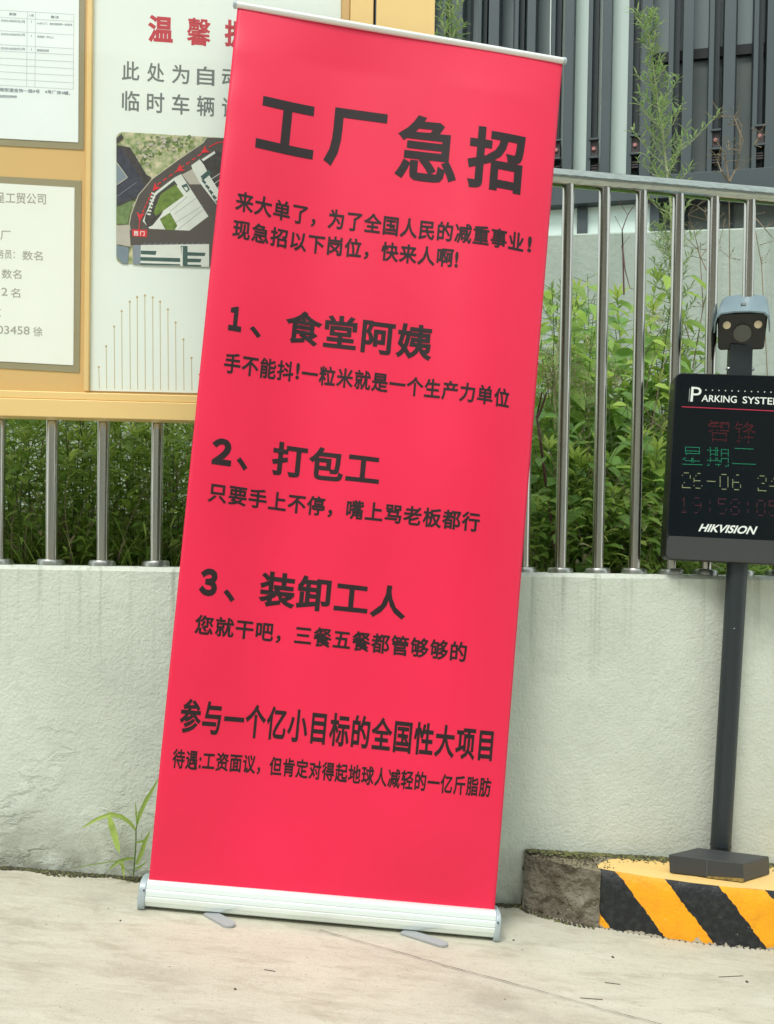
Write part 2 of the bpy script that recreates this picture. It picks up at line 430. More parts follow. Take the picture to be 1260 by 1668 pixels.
# small debris on the drive: stuff
mb = MB()
def clod(mb, c, r, col=None, mi=0, flat=.6):
    a = random.uniform(0, 6.3); n = 6; vs = [Vector((0, 0, r*flat))]
    for k in range(n):
        t = a+k*2*math.pi/n; rr = r*random.uniform(.6, 1.15); vs.append(Vector((math.cos(t)*rr, math.sin(t)*rr, random.uniform(-.1, .35)*r*flat)))
    vs.append(Vector((0, 0, -r*flat)))
    fs = [(0, 1+k, 1+(k+1) % n) for k in range(n)]+[(n+1, 1+(k+1) % n, 1+k) for k in range(n)]
    mb.add([v+Vector(c) for v in vs], fs, mi, col)
for x, y, r in [(998, 1560, .005), (836, 1532, .0035), (1216, 1600, .0055), (383, 1612, .004), (377, 1480, .002), (196, 1500, .003), (850, 1547, .002), (822, 1628, .002), (176, 1480, .002), (95, 1492, .0015), (276, 1575, .002), (1172, 1645, .0018), (650, 1590, .0015), (1080, 1590, .0015), (942, 1548, .0015), (75, 1506, .002), (500, 1560, .0015)]:
    clod(mb, GROUND.at(x, y)+Vector((0, 0, r*.3)), r)
for _ in range(150):
    p = GROUND.at(random.uniform(-100, 1350), random.uniform(1500, 1700)); clod(mb, p+Vector((0, 0, .0004)), random.uniform(.0006, .0014))
for x, y, dx, dy in [(945, 1626, 36, 3), (985, 1601, 25, 3), (1170, 1592, 40, -2), (430, 1580, 18, 3), (250, 1470, 24, 3)]:
    mb.tube([GROUND.at(x, y)+Vector((0, 0, .001)), GROUND.at(x+dx, y+dy)+Vector((0, 0, .001))], .0008, 5)
mb.build('debris', mat('debris_brown', (.07, .055, .04), 1), kind='stuff')

# ---- low front wall
def plan(xs, off): return [(x, wy(x)+off) for x in xs]
XS = [-4+.25*i for i in range(14)]+[-.5+.05*i for i in range(21)]+[.6+.2*i for i in range(8)]+[2.4, 3.2, 4.2]
def build_wall():
    mb = MB(); prof = [(0, -.6), (0, WT-.012), (.012, WT), (.22, WT), (.22, -.6)]
    vs = []; n = len(prof)
    for i, x in enumerate(XS):
        for o, z in prof:
            jz = .0025*noise.noise(Vector((x*9, 3, o*40))) if z > .8 else 0
            vs.append((x, wy(x)+o+(.002*noise.noise(Vector((x*7, z*5, 0))) if o < .05 else 0), z+jz))
    fs = [(i*n+k, (i+1)*n+k, (i+1)*n+k+1, i*n+k+1) for i in range(len(XS)-1) for k in range(n-1)]
    mb.add(vs, fs)
    root = mb.build('low_wall', M['wall'], smooth=30)
    root['label'] = 'pale rendered low concrete wall with steel railing on top, behind the red banner'; root['category'] = 'wall'
build_wall()
# dirt and moss along the wall foot: stuff
mb = MB()
for _ in range(5200):
    x = random.uniform(-1.15, .42); d = random.expovariate(1/.016)
    if d > .07: continue
    wid = .7+.9*noise.noise(Vector((x*9, 0, 4)))
    if d > .045*max(.15, wid): continue
    y = wy(x)-.003-d; clod(mb, (x, y, zg(x)+.001), random.uniform(.002, .007)*(1-d*8), None, 0 if random.random() < .72 else 1)
mb.build('wall_foot_dirt', [M['soil'], M['moss']], kind='stuff')

# ---- stainless railing (thing) with posts (parts) and flanges (sub-parts)
fence = empty('railing', (0, 2.86, WT), label='stainless steel tube railing standing on the low wall, rail on top', category='railing')
RZ = FEN_R.at(903, 289).z
mb = MB(); mb.tube([(x, wy(x)+.06, RZ) for x in np.arange(-2.6, 3.0, .05)], .0245, 24)
mb.build('handrail', M['rail'], fence, smooth=40)
def add_post(px, py, pl):
    p = pl.at(px, py); x = p.x; y = wy(x)+.06; lean = random.uniform(-.004, .004)
    mb = MB(); mb.tube([(x, y, WT+.0), (x+lean*.5, y, RZ-.01)], .0165, 20); po = mb.build('post', M['post'], fence, smooth=40)
    mb = MB(); r = .036; rings = [(0, r), (.010, r*1.0), (.0155, r*.93), (.0175, .024), (.0175, .0168)]
    vs = []; n = 28; ox, oy = random.uniform(-.002, .002), 0; tl = random.uniform(-.05, .05)
    for z, rr in rings:
        for k in range(n):
            a = 2*math.pi*k/n; vs.append((x+ox+rr*math.cos(a), y+rr*math.sin(a), WT-.002+z+tl*rr*math.cos(a)+abs(tl)*r))
    mb.add(vs, [(i*n+k, i*n+(k+1) % n, (i+1)*n+(k+1) % n, (i+1)*n+k) for i in range(len(rings)-1) for k in range(n)])
    mb.build('base_flange', M['flange'], po, smooth=35)
for px in (-84, -3, 83.5, 166.5, 253.5, 337): add_post(px, 905, FEN_L)
for px in (853, 913.3, 973.7, 1033.5, 1092, 1150, 1209, 1267, 1325): add_post(px, 905, FEN_R)
for px in (425, 512, 595, 668, 733, 795): add_post(px, 905, FEN_L if px < 600 else FEN_R)

# ---- soil behind the wall
def build_soil():
    mb = MB(); X = [-14, -6]+[-4+.4*i for i in range(22)]+[6, 14]; Y = [0, .1, .4, .8, 1.3, 1.8, 2.4, 3.0, 4.2]
    vs = []
    for j, d in enumerate(Y):
        for x in X:
            xx = max(-4, min(4.2, x)); vs.append((x, wy(xx)+.18+d, .80+.10*d+(.04*noise.noise(Vector((x*2, d*2, 1))) if d > 0 else 0)))
    n = len(X); mb.add(vs, [(j*n+i, j*n+i+1, (j+1)*n+i+1, (j+1)*n+i) for j in range(len(Y)-1) for i in range(n-1)])
    mb.build('planting_bed', M['soil'], smooth=0, kind='structure')
build_soil()

# ---- concrete retaining wall behind the weeds
SB = -.16
BW = Plane((0, 6.1, 0), (SB, -1, 0))
def build_back():
    a = BW.at(895, 385); b = BW.at(1215, 367)
    z = (a.z+b.z)/2
    mb = MB(); x0, x1 = -7, 6; y = lambda x: 6.1+SB*x
    xs = [x0+.5*i for i in range(27)]; prof = [(0, -.3), (0, z-.01), (.01, z), (.3, z), (.3, -.3)]; vs = []
    for x in xs:
        for o, zz in prof: vs.append((x, y(x)+o, zz))
    n = 5; mb.add(vs, [(i*n+k, (i+1)*n+k, (i+1)*n+k+1, i*n+k+1) for i in range(len(xs)-1) for k in range(n-1)])
    mb.build('retaining_wall', M['backwall'], label='weathered grey concrete retaining wall behind the weeds, below the louvred building', category='wall')
    return z
ZB = build_back()
mb = MB(); mb.add([(-9, 7.4, ZB-.02), (9, 4.8, ZB-.02), (14, 14, ZB-.02), (-14, 16, ZB-.02)], [(0, 1, 2, 3)])
mb.build('terrace', M['concrete'], kind='structure')

# ---- building with vertical fins
ST = -.255
def bplane(off): return Plane((0, 9.9+off, 0), (ST, -1, 0))
FP = bplane(0); BX = Vector((1, ST, 0)).normalized(); BN = Vector((ST, -1, 0)).normalized()
BM = frame((0, 9.9, 0), BX, (0, 0, 1))            # local x along facade, local -y toward the camera
BMi = BM.inverted()
def bl(px, py, off=0):                            # facade-local x, z of a pixel on the plane off metres behind the fins
    q = BMi @ bplane(off).at(px, py); return q.x, q.z
bld = empty('factory_building', (2, 9.4, ZB), label='modern factory building with dark vertical fins over grey windows and pale cladding', category='building')
ZT = 7.0
zbeam1 = bl(900, 306)[1]; zbeam0 = bl(900, 343)[1]
def bbox(name, x0, x1, y0, y1, z0, z1, m, bevel=0, **kw):
    mb = MB(); vs = [BM @ Vector((x, y, z)) for x in (x0, x1) for y in (y0, y1) for z in (z0, z1)]
    mb.add(vs, [(0, 1, 3, 2), (4, 6, 7, 5), (0, 4, 5, 1), (2, 3, 7, 6), (0, 2, 6, 4), (1, 5, 7, 3)])
    return mb.build(name, m, kw.pop('parent', bld), bevel=bevel, **kw)
pairs = [((723, 734), (737, 755)), ((780, 792), (797, 814)), ((839, 853), (859, 873)), ((898, 913), (920, 935)),
         ((958, 974), (981, 996)), ((1023, 1041), (1044, 1062)), ((1088, 1106), (1111, 1128)), ((1153, 1171), (1177, 1196)), ((1225, 1242), (1246, 1265))]
gaps = []
for i, (f1, f2) in enumerate(pairs):
    m1 = f1[0]+(f1[1]-f1[0])*.46
    bbox('fin', bl(f1[0], 120)[0], bl(m1, 120)[0], -.10, .10, zbeam1, ZT, M['fin'], .004)
    bbox('fin_gap_shade', bl(m1, 120)[0]+.001, bl(f1[1], 120)[0], -.02, .10, zbeam1, ZT, M['gapshade'])  # dark block fills the recess beside the fin; shade put into its colour
    bbox('fin', bl(f2[0], 120)[0], bl(f2[1], 120)[0], -.10, .10, zbeam1, ZT, M['fin'], .004)
    gaps.append((bl(m1, 120)[0], bl(f1[1]+1, 120)[0]))
# fins hidden behind the notice board and beyond the frame, same rhythm
stp = bl(780, 120)[0]-bl(723, 120)[0]; xx = bl(723, 120)[0]
for k in range(1, 7): bbox('fin', xx-k*stp, xx-k*stp+.075, -.10, .10, zbeam1, ZT, M['fin'], .004); bbox('fin', xx-k*stp+.095, xx-k*stp+.20, -.10, .10, zbeam1, ZT, M['fin'], .004)
xr = bl(1225, 120)[0]; sr = bl(1225, 120)[0]-bl(1153, 120)[0]
for k in range(1, 4):
    bbox('fin', xr+k*sr, xr+k*sr+.09, -.10, .10, zbeam1, ZT, M['fin'], .004); bbox('fin', xr+k*sr+.12, xr+k*sr+.21, -.10, .10, zbeam1, ZT, M['fin'], .004)
xl, xrr = xx-8*stp, xr+6*sr
bbox('beam', xl, xrr, -.13, .16, zbeam0, zbeam1-.001, M['fin'], .006)
bbox('roof_slab', xl, xrr, -.25, 5, ZT, ZT+.4, M['fin'])
# windows: panes per bay above and below the dark transom, frame behind
xm0, xm1 = bl(909, 120, .1)[0], bl(1047, 120, .1)[0]       # pale clad pier between two window ranges
zt = bl(1150, 98, .35)[1]
tr_h = .045
def panes(xa, xb, n, lowm, zmid):
    wd = (xb-xa)/n
    for i in range(n):
        a, b = xa+i*wd+.012, xa+(i+1)*wd-.012
        bbox('window_pane', a, b, .24, .26, zmid+tr_h, ZT-.05, M['glass'])
        bbox('window_pane', a, b, .24, .26, zbeam0-.7, zmid-tr_h, lowm)
    mbw = [bbox('mullion', xa+i*wd-.012, xa+i*wd+.012, .22, .28, zbeam0-.7, ZT-.05, M['fin']) for i in range(n+1)]
    bbox('transom', xa, xb, .20, .28, zmid-tr_h+.001, zmid+tr_h-.001, M['dark'])
panes(xl, xm0-.02, 9, M['glass'], bl(760, 330, .35)[1])
panes(xm1+.02, xrr, 8, M['glass2'], zt)
bbox('cladding_panel', xm0, xm1, .11, .5, zbeam0, ZT-.05, M['mint'])
bbox('cladding_panel', bl(1050, 200)[0], bl(1052, 200)[0], .2, .4, zbeam0, zt-.1, M['mint'])
# band below the beam
g0, g1 = bl(940, 360)[0], bl(957, 360)[0]; e1 = bl(1058, 360)[0]
bbox('base_panel', xl, g0, -.02, .2, ZB-.3, zbeam0-.001, M['mint']); bbox('base_post', g0+.001, g1-.001, -.05, .2, ZB-.3, zbeam0-.001, M['fin'])
bbox('base_panel', g1, e1, -.02, .2, ZB-.3, zbeam0-.001, M['mint']); bbox('base_post', e1+.001, e1+.08, -.05, .2, ZB-.3, zbeam0-.001, M['fin'])
bbox('building_core', xl, xrr, .6, 5, ZB-.3, ZT, M['dark'])
# small fixing brackets with a pinkish lamp between the fins of a pair
for i, (a, b) in enumerate(gaps):
    c = (a+b)/2; wd = max(.05, (b-a)+.0)
    py = [270, 264, 258, 250, 248, 242, 240, 234, 227][i]
    z = bl(pairs[i][0][1], py)[1]
    if i == 6: continue
    br = bbox('bracket', c-.036, c+.036, -.08, .05, z-.075, z+.075, M['rust'], .004)
    for s in (-1, 1): bbox('lip', c-.042, c+.042, -.112, -.07, z+s*.08-.008, z+s*.08+.008, M['fin'], parent=br)
    mb = MB(); o = BM @ Vector((c, -.08, z)); mb.tube([o, o+BN*.016], .016, 10); mb.build('lamp', M['led'], br)
    for q in range(3): bbox('louvre', c-.033, c+.033, -.075, -.03, z-.15-.022*q, z-.137-.022*q, M['rust'], parent=br)
# thin pale cable in front of the fins at the top
mb = MB(); mb.tube([bplane(-.2).at(898, -60), bplane(-.2).at(896, 60), bplane(-.2).at(895, 300)], .004, 6); mb.build('cable', M['white'], bld)

# ---- unseen shed added behind the camera so the railing steel has something to reflect
shed = empty('added_reflection_shed', (0, -16, 0), label='added taupe shed out of view, there to be mirrored in the stainless railing', category='building')
taupe = mat('reflection_shed_taupe', (.66, .60, .53), .8, 0, var=(.5, .5, (.58, .53, .46)))
mb = MB(); mb.box((0, -20, 4.0), (60, 8, 9)); mb.build('wall', taupe, shed)
for z in (1.6, 5.0):
    for k in range(14):
        mb = MB(); mb.box((-28+4.2*k, -15.97, z+.6), (2.8, .08, 1.5)); mb.build('window', M['glass'], shed)
mb = MB(); mb.box((0, -16.2, 8.7), (61, 9, .35)); mb.build('roof', M['fin'], shed)

# ---- kerbed island
def build_island():
    isl = empty('kerb_island', ISL.at(1150, 1440), label='raised concrete kerb island with yellow top and black and orange striped face', category='kerb')
    fr = [(975, 1510), (1000, 1515), (1035, 1521), (1075, 1528), (1110, 1533), (1150, 1538), (1195, 1543), (1235, 1546), (1260, 1548)]
    g = [GROUND.at(*q) for q in fr]
    d = (g[-1]-g[-3]).normalized()
    for k in range(1, 9): g.append(g[-1]+Vector((.2*1, .2*d.y/d.x+.01*k, -.0184)))
    # smooth plan spline
    P = [(p.x, p.y) for p in g]
    for _ in range(2):
        Q = [P[0]]
        for a, b in zip(P, P[1:]): Q += [(a[0]*.75+b[0]*.25, a[1]*.75+b[1]*.25), (a[0]*.25+b[0]*.75, a[1]*.25+b[1]*.75)]
        Q.append(P[-1]); P = Q
    H = .155; mb = MB(); s = 0; S = []
    for i, p in enumerate(P):
        if i: s += math.dist(P[i-1], p)
        S.append(s)
    nz = 8; vs = []
    for i, (x, y) in enumerate(P):
        for k in range(nz+1):
            t = k/nz; z = zg(x)-.01+t*(H+.01); bat = .012*t + (.010*max(0, t-.86)/.14)
            r = .002*noise.noise(Vector((x*20, y*20, z*20)))
            vs.append((x, y+bat+r, z-(.004 if t == 1 else 0)))
    n = nz+1; fs = [(i*n+k, (i+1)*n+k, (i+1)*n+k+1, i*n+k+1) for i in range(len(P)-1) for k in range(nz)]
    mb.add(vs, fs); o = mb.build('striped_face', M['stripe'], isl, smooth=50)
    uvl = o.data.uv_layers.new(name='along')
    for lp in o.data.loops:
        i, k = divmod(lp.vertex_index, n); uvl.data[lp.index].uv = (S[i], (k/nz)*(H+.01)-.01)
    # top: yellow painted part and bare dirty strip along the wall
    bx = lambda q: ISL.at(*q)
    yb = [(968, 1411), (985, 1402), (1020, 1396), (1070, 1393), (1130, 1393), (1200, 1394), (1260, 1388), (1330, 1385)]
    B = [bx(q) for q in yb]
    def yback(x):
        for a, b in zip(B, B[1:]):
            if a.x <= x <= b.x: return a.y+(b.y-a.y)*(x-a.x)/(b.x-a.x)
        return B[0].y if x < B[0].x else B[-1].y
    mb = MB(); mb2 = MB(); vs = []; v2 = []
    xs = [p[0] for p in P]
    for i, (x, y) in enumerate(P):
        z = zg(x)+H-.004; y0 = y+.0215; y1 = max(y0+.01, yback(x)); yw = wy(x)+.01
        for k in range(6): vs.append((x, y0+(y1-y0)*k/5, z+.004*min(1, k)+.0015*noise.noise(Vector((x*15, k, 0)))))
        for k in range(6): v2.append((x, y1-.002+(yw-y1)*k/5, z+.003+.004*noise.noise(Vector((x*18, k*2.2, 5)))))
    f6 = [(i*6+k, (i+1)*6+k, (i+1)*6+k+1, i*6+k+1) for i in range(len(P)-1) for k in range(5)]
    mb.add(vs, f6); mb.build('painted_top', M['ytop'], isl, smooth=0)
    # bare concrete end block between the wall and the stripes
    e = [GROUND.at(*q) for q in [(850, 1478), (862, 1484), (895, 1494), (930, 1503), (975, 1511)]]
    pts = []
    for a, b in zip(e, e[1:]):
        for k in range(6): pts.append(a+(b-a)*k/6)
    pts.append(e[-1]); vs = []; nz = 10
    for i, p in enumerate(pts):
        for k in range(nz+1):
            t = k/nz; q = Vector((p.x*9, p.y*9, t*2.2)); am = .024 if 0 < i < len(pts)-1 else .003
            off = am*noise.noise(q*2)+am*.6*noise.noise(q*7)
            zt_ = H*t+(.006*noise.noise(Vector((i*.7, 1, 3))) if t == 1 else 0)
            vs.append((p.x+off*.6+.004*t, p.y-off+.008*t, zg(p.x)-.006+zt_))
    n = nz+1; mb = MB(); mb.add(vs, [(i*n+k, (i+1)*n+k, (i+1)*n+k+1, i*n+k+1) for i in range(len(pts)-1) for k in range(nz)])
    mb.build('bare_end', M['concrete'], isl, smooth=0)
    # dirty top over the end block
    v3 = []
    m_ = len(pts)
    for i, p in enumerate(pts):
        top = Vector(vs[i*n+nz]); yw = wy(top.x)+.012
        for k in range(5):
            y = top.y+(max(yw, top.y+.002)-top.y)*k/4; v3.append((top.x, y, top.z+(.004*noise.noise(Vector((i*.9, k*1.5, 2))) if k else 0)))
    mb2.add(v3, [(i*5+k, (i+1)*5+k, (i+1)*5+k+1, i*5+k+1) for i in range(m_-1) for k in range(4)])
    mb2.add(v2, f6)
    mb2.build('bare_top', M['oldtop'], isl, smooth=0)
    # moss and crumbs
    mb = MB()
    for _ in range(1500):
        x = random.uniform(.40, 1.15); d = random.expovariate(1/.018)
        if d > .08: continue
        mb_m = 1 if random.random() < .55+.4*noise.noise(Vector((x*6, 0, 9))) else 0
        clod(mb, (x, wy(x)-.004-d, zg(x)+H+.001), random.uniform(.002, .006)*(1.6-d*12 if d < .05 else .6), None, mb_m, .5)
    for _ in range(500):
        x = random.uniform(.405, .62); y = wy(x)-random.random()*.14; clod(mb, (x, max(y, 2.76), zg(x)+H), random.uniform(.001, .003), None, 0, .6)
    for _ in range(260):
        t = random.random(); i = int(t*(m_-1)); p = pts[i]; clod(mb, (p.x-.006, p.y-random.uniform(0, .022), zg(p.x)+.002), random.uniform(.002, .006), None, 0 if random.random() < .7 else 1)
    for _ in range(120):
        p = P[random.randrange(len(P)//2)]; clod(mb, (p[0], p[1]-random.uniform(0, .008), zg(p[0])+.001), random.uniform(.0012, .003), None, 0)
    mb.build('moss_and_crumbs', [M['soil'], M['moss']], kind='stuff')
M['stripe'] = mk_stripes()
build_island()

# ---- parking terminal (pole, display, camera)
BC = ISL.at(1170, 1408); TP = Plane(BC, (0, -1, 0))
top = TP.at(1187.7, 936); bot = TP.at(1172.5, 1395)
TZ = (top-bot).normalized(); TX = Vector((1, -.12, -.036)).normalized()
O = Vector(bot); TMx = frame(O, TX, TZ); TI = TMx.inverted()
def tl(v): return TMx @ Vector(v)
def tpl(off): return Plane(TMx @ Vector((0, -off, 0)), -(TMx.to_3x3() @ Vector((0, 1, 0))))
term = empty('parking_terminal', ISL.at(1172, 1408), label='black parking display with number plate camera on a dark pole on the kerb island', category='parking terminal')
def zloc(px, py, off=0): q = TI @ tpl(off).at(px, py); return q.x, q.z
R3 = TMx.to_3x3()
zpl = zloc(1187, 917)[1]; zpt = zloc(1187, 614)[1]
mb = MB(); mb.tube([tl((0, 0, -.02)), tl((0, 0, zpl+.05))], .0285, 32); pl_ = mb.build('pole', M['pole'], term, smooth=40)
mb = MB(); mb.tube([tl((0, 0, .030)), tl((0, 0, .034))], .030, 32); mb.build('weld_ring', M['pole'], pl_, smooth=40)
mb = MB(); clod(mb, tl((-.004, -.0285, zloc(1177, 1022)[1])), .003); mb.build('paint_chip', M['cap'], pl_)
# base cover: skewed box measured on the island top
q = [ISL.at(1090, 1423), ISL.at(1211, 1438), ISL.at(1254, 1425)]
q.append(q[0]+(q[2]-q[1])); hgt = .052
mb = MB(); up = Vector((-.004, 0, hgt)); vs = [p+Vector((0, 0, .002)) for p in q]+[p+up for p in q]
mb.add(vs, [(3, 2, 1, 0), (4, 5, 6, 7), (0, 1, 5, 4), (1, 2, 6, 5), (2, 3, 7, 6), (3, 0, 4, 7)])
bs = mb.build('base_cover', M['dgrey'], term, bevel=.003)
m_ = (q[0]*.5+q[1]*.5); dr = (q[1]-q[0]).normalized(); nn = Vector((dr.y, -dr.x, 0)).normalized()
mb = MB(); mb.box(m_+nn*.0005+Vector((0, 0, hgt/2)), (.0022, .0022, hgt-.006)); mb.build('seam', M['seam'], bs)
mb = MB(); s0, s1 = q[0]*.5+q[1]*.5, q[1]; a = [s0+nn*.0006+Vector((0, 0, .0015)), s1+nn*.0006+Vector((0, 0, .0015)), s1+nn*.0006+Vector((0, 0, .012)), s0+nn*.0006+Vector((0, 0, .006))]
mb.add(a, [(0, 1, 2, 3)]); mb.build('yellow_paint_smear', M['smear'], bs)
# display housing
xl_, _ = zloc(1091, 765, .05); hw = -xl_+.0
HW = 2*hw; zc = (zpl+zpt)/2; HH = zpt-zpl
def panel(name, x0, x1, z0, z1, r, y0, y1, m, parent, bevel=.004):
    mb = MB(); P2 = rrect(x1-x0, z1-z0, r, 6, (x0+x1)/2, (z0+z1)/2)
    n = len(P2); vs = [tl((x, y0, z)) for x, z in P2]+[tl((x, y1, z)) for x, z in P2]
    mb.add(vs, [tuple(range(n)), tuple(range(2*n-1, n-1, -1))]+[(n+i, n+(i+1) % n, (i+1) % n, i) for i in range(n)])
    return mb.build(name, m, parent, bevel=bevel)
hs = panel('display_housing', -hw, hw, zpl, zpt, .018, -.045, .055, M['bodyblack'], term, .006)
zb0 = zloc(1187, 877, .05)[1]
panel('lower_band', -hw+.0035, hw-.003, zpl+.003, zb0-.0006, .014, -.0472, -.0445, M['dgrey'], hs, .0008)
panel('display_face', -hw+.0035, hw-.003, zb0, zpt-.003, .014, -.0475, -.0445, M['black'], hs, .0008)
FPn = tpl(.0485); LF = R3 @ Vector((0, -.0008, 0))
def ptext(name, body, tl_, tr_, br_, bl_, m, bold=.0, shear=0, pln=FPn, parent=hs, mb=None):
    own = mb is None
    if own: mb = MB()
    put_text(mb, body, px_quad(pln, tl_, tr_, br_, bl_), bold, shear)
    if own: return mb.build(name, m, parent)
# header
mb = MB()
put_text(mb, 'P', px_quad(FPn, (1126, 630), (1143, 631), (1141, 655), (1124, 654)), .0)
put_text(mb, 'ARKING', px_quad(FPn, (1143.5, 643), (1200, 645), (1199.5, 656.5), (1142, 654)), .012)
put_text(mb, 'SYSTEM', px_quad(FPn, (1209.5, 645.5), (1272, 648.5), (1271.5, 660), (1209, 657)), .012)
for k in range(13):
    p = FPn.at(1149.5+10.6*k, 635.3+.36*k); mb.tube([p, p+LF], .0016, 8)
p0 = FPn.at(1123, 633); p1 = FPn.at(1121.5, 654); dx = R3 @ Vector((.0008, 0, 0))
mb.add([p0, p0+dx, p1+dx, p1], [(0, 1, 2, 3)])
mb.build('header_lettering', M['white'], hs)
a, b = FPn.at(1110, 662.5), FPn.at(1285, 670.5); dz = R3 @ Vector((0, 0, .0011))
mb = MB(); mb.add([a-dz, b-dz, b+dz, a+dz], [(0, 1, 2, 3)]); mb.build('red_line', M['redline'], hs)
ptext('brand_lettering', 'HIKVISION', (1140, 853), (1234, 857.5), (1231, 871), (1137, 865.5), M['white'], .03, .22)
# led matrix: dots sampled from letter outlines
def pt_in(G, V, x, y):
    for f in G:
        ins = True
        for i in range(len(f)):
            a, b = V[f[i-1]], V[f[i]]
            if (b[0]-a[0])*(y-a[1])-(b[1]-a[1])*(x-a[0]) < -1e-9: ins = False; break
        if ins: return True
    return False
def led_glyph(mb, ch, x0, y0, x1, y1, n, bold, skip=()):
    V, G = glyphs(ch, bold); mn, mxx = V.min(0), V.max(0)
    nx, ny = n
    for j in range(ny):
        if j in skip: continue
        for i in range(nx):
            u, v = (i+.5)/nx, 1-(j+.5)/ny
            X, Y = mn[0]+u*(mxx[0]-mn[0]), mn[1]+v*(mxx[1]-mn[1])
            if pt_in(G, V, X, Y):
                p = FPn.at(x0+(x1-x0)*u, y0+(y1-y0)*(1-v)+.04*(x1-x0)*u); s = .00072
                ex, ez = R3 @ Vector((s, 0, 0)), R3 @ Vector((0, 0, s))
                mb.add([p-ex-ez, p+ex-ez, p+ex+ez, p-ex+ez], [(0, 1, 2, 3)])
D57 = {'0': '01110100011000110001100011000101110', '1': '00100011000010000100001000010001110', '2': '01110100010000100110010001000011111',
       '5': '11111100001111000001000011000101110', '6': '00110010001000011110100011000101110', '8': '01110100011000101110100011000101110',
       '9': '01110100011000101111000010001001100', '-': '00000000000000011111000000000000000', ':': '00000001000010000000001000010000000', '4': '00010001100101010010111110001000010'}
def led_digit(mb, ch, x0, y0, x1, y1, drop=()):
    b = D57[ch]
    for j in range(7):
        if j in drop: continue
        for i in range(5):
            if b[j*5+i] != '1': continue
            for (di, dj) in ((0, 0), (.5, 0), (0, .5)):
                if dj and not (j < 6 and b[(j+1)*5+i] == '1'): continue
                if di and not (i < 4 and b[j*5+i+1] == '1'): continue
                u, v = (i+di+.5)/5, (j+dj+.5)/7
                p = FPn.at(x0+(x1-x0)*u, y0+(y1-y0)*v+.04*(x1-x0)*u); s = .00078
                ex, ez = R3 @ Vector((s, 0, 0)), R3 @ Vector((0, 0, s))
                mb.add([p-ex-ez, p+ex-ez, p+ex+ez, p-ex+ez], [(0, 1, 2, 3)])
mb = MB(); led_glyph(mb, '智', 1153, 684, 1188, 719, (16, 16), 0, (6, 12)); led_glyph(mb, '锋', 1196, 686, 1231, 721, (16, 16), 0, (9, 13)); mb.build('led_text', M['ledr'], hs)
mb = MB()
led_glyph(mb, '星', 1111, 727, 1144, 757, (16, 15), 0, (7, 8, 13)); led_glyph(mb, '期', 1151, 728, 1187, 759, (16, 15), 0, (7, 12)); led_glyph(mb, '二', 1192, 729, 1231, 756, (20, 12), 0); mb.build('led_text', M['ledg'], hs)
mb = MB()
for ch, x, dr in (('2', 1109.5, (3,)), ('6', 1128.5, (4,)), ('-', 1150, ()), ('0', 1171, ()), ('6', 1191.5, (1,)), ('2', 1233, (4,)), ('4', 1252, (3,))):
    led_digit(mb, ch, x, 768+(x-1109)*.04, x+16, 796+(x-1109)*.04, dr)
mb.build('led_text', M['ledy'], hs)
mb = MB()
for ch, x, dr in (('1', 1106, (4,)), ('9', 1127, (1,)), (':', 1148, ()), ('5', 1168, (3, 5)), ('8', 1189, (2,)), (':', 1210, ()), ('0', 1231, (3,)), ('5', 1251, (4,))):
    led_digit(mb, ch, x, 808+(x-1106)*.04, x+16, 836+(x-1106)*.04, dr)
mb.build('led_text', M['ledd'], hs)
# camera head
zn = zloc(1203, 612)[1]; xn = zloc(1203, 600)[0]
mb = MB(); P2 = [(xn-.028, zn-.02), (xn+.034, zn-.02), (xn+.033, zn+.02), (xn+.031, zn+.085), (xn-.030, zn+.085), (xn-.029, zn+.02)]
vs = [tl((x, -.020, z)) for x, z in P2]+[tl((x, .024, z)) for x, z in P2]; n = 6
mb.add(vs, [tuple(range(n)), tuple(range(2*n-1, n-1, -1))]+[(n+i, n+(i+1) % n, (i+1) % n, i) for i in range(n)])
nk = mb.build('camera_bracket', M['pole'], term, bevel=.004)
for s in (-1, 1):
    mb = MB(); x = xn+.002+s*.034; mb.tube([tl((x-.004*s, -.006, zn+.018)), tl((x+.004*s, -.006, zn+.018))], .0045, 8); mb.tube([tl((x+.002*s, -.006, zn+.018)), tl((x+.002*s, -.013, zn+.018))], .0025, 8)
    mb.build('clamp_bolt', M['chrome'], nk)
zc_ = zloc(1204, 544)[1]; xc = zloc(1204, 544)[0]
tilt = math.radians(24)
CMx = TMx @ Matrix.Translation(Vector((xc, -.03, zc_))) @ Matrix.Rotation(-.21, 4, 'Z') @ Matrix.Rotation(tilt, 4, 'X')
def cl(v): return CMx @ Vector(v)
def cpanel(name, poly, y0, y1, m, parent, bevel=.002):
    mb = MB(); n = len(poly); vs = [cl((x, y0, z)) for x, z in poly]+[cl((x, y1, z)) for x, z in poly]
    mb.add(vs, [tuple(range(n)), tuple(range(2*n-1, n-1, -1))]+[(n+i, n+(i+1) % n, (i+1) % n, i) for i in range(n)])
    return mb.build(name, m, parent, bevel=bevel)
fw, fh = .066, .051
body = [(fw*.93, -fh+.008), (fw*.99, fh-.012), (fw*.93, fh-.003), (fw*.8, fh), (-fw*.8, fh), (-fw*.93, fh-.003), (-fw*.99, fh-.012), (-fw*.93, -fh+.008), (-fw*.86, -fh), (fw*.86, -fh)]
cb = cpanel('camera_body', body[::-1], 0, .20, M['bodyblack'], term, .004)
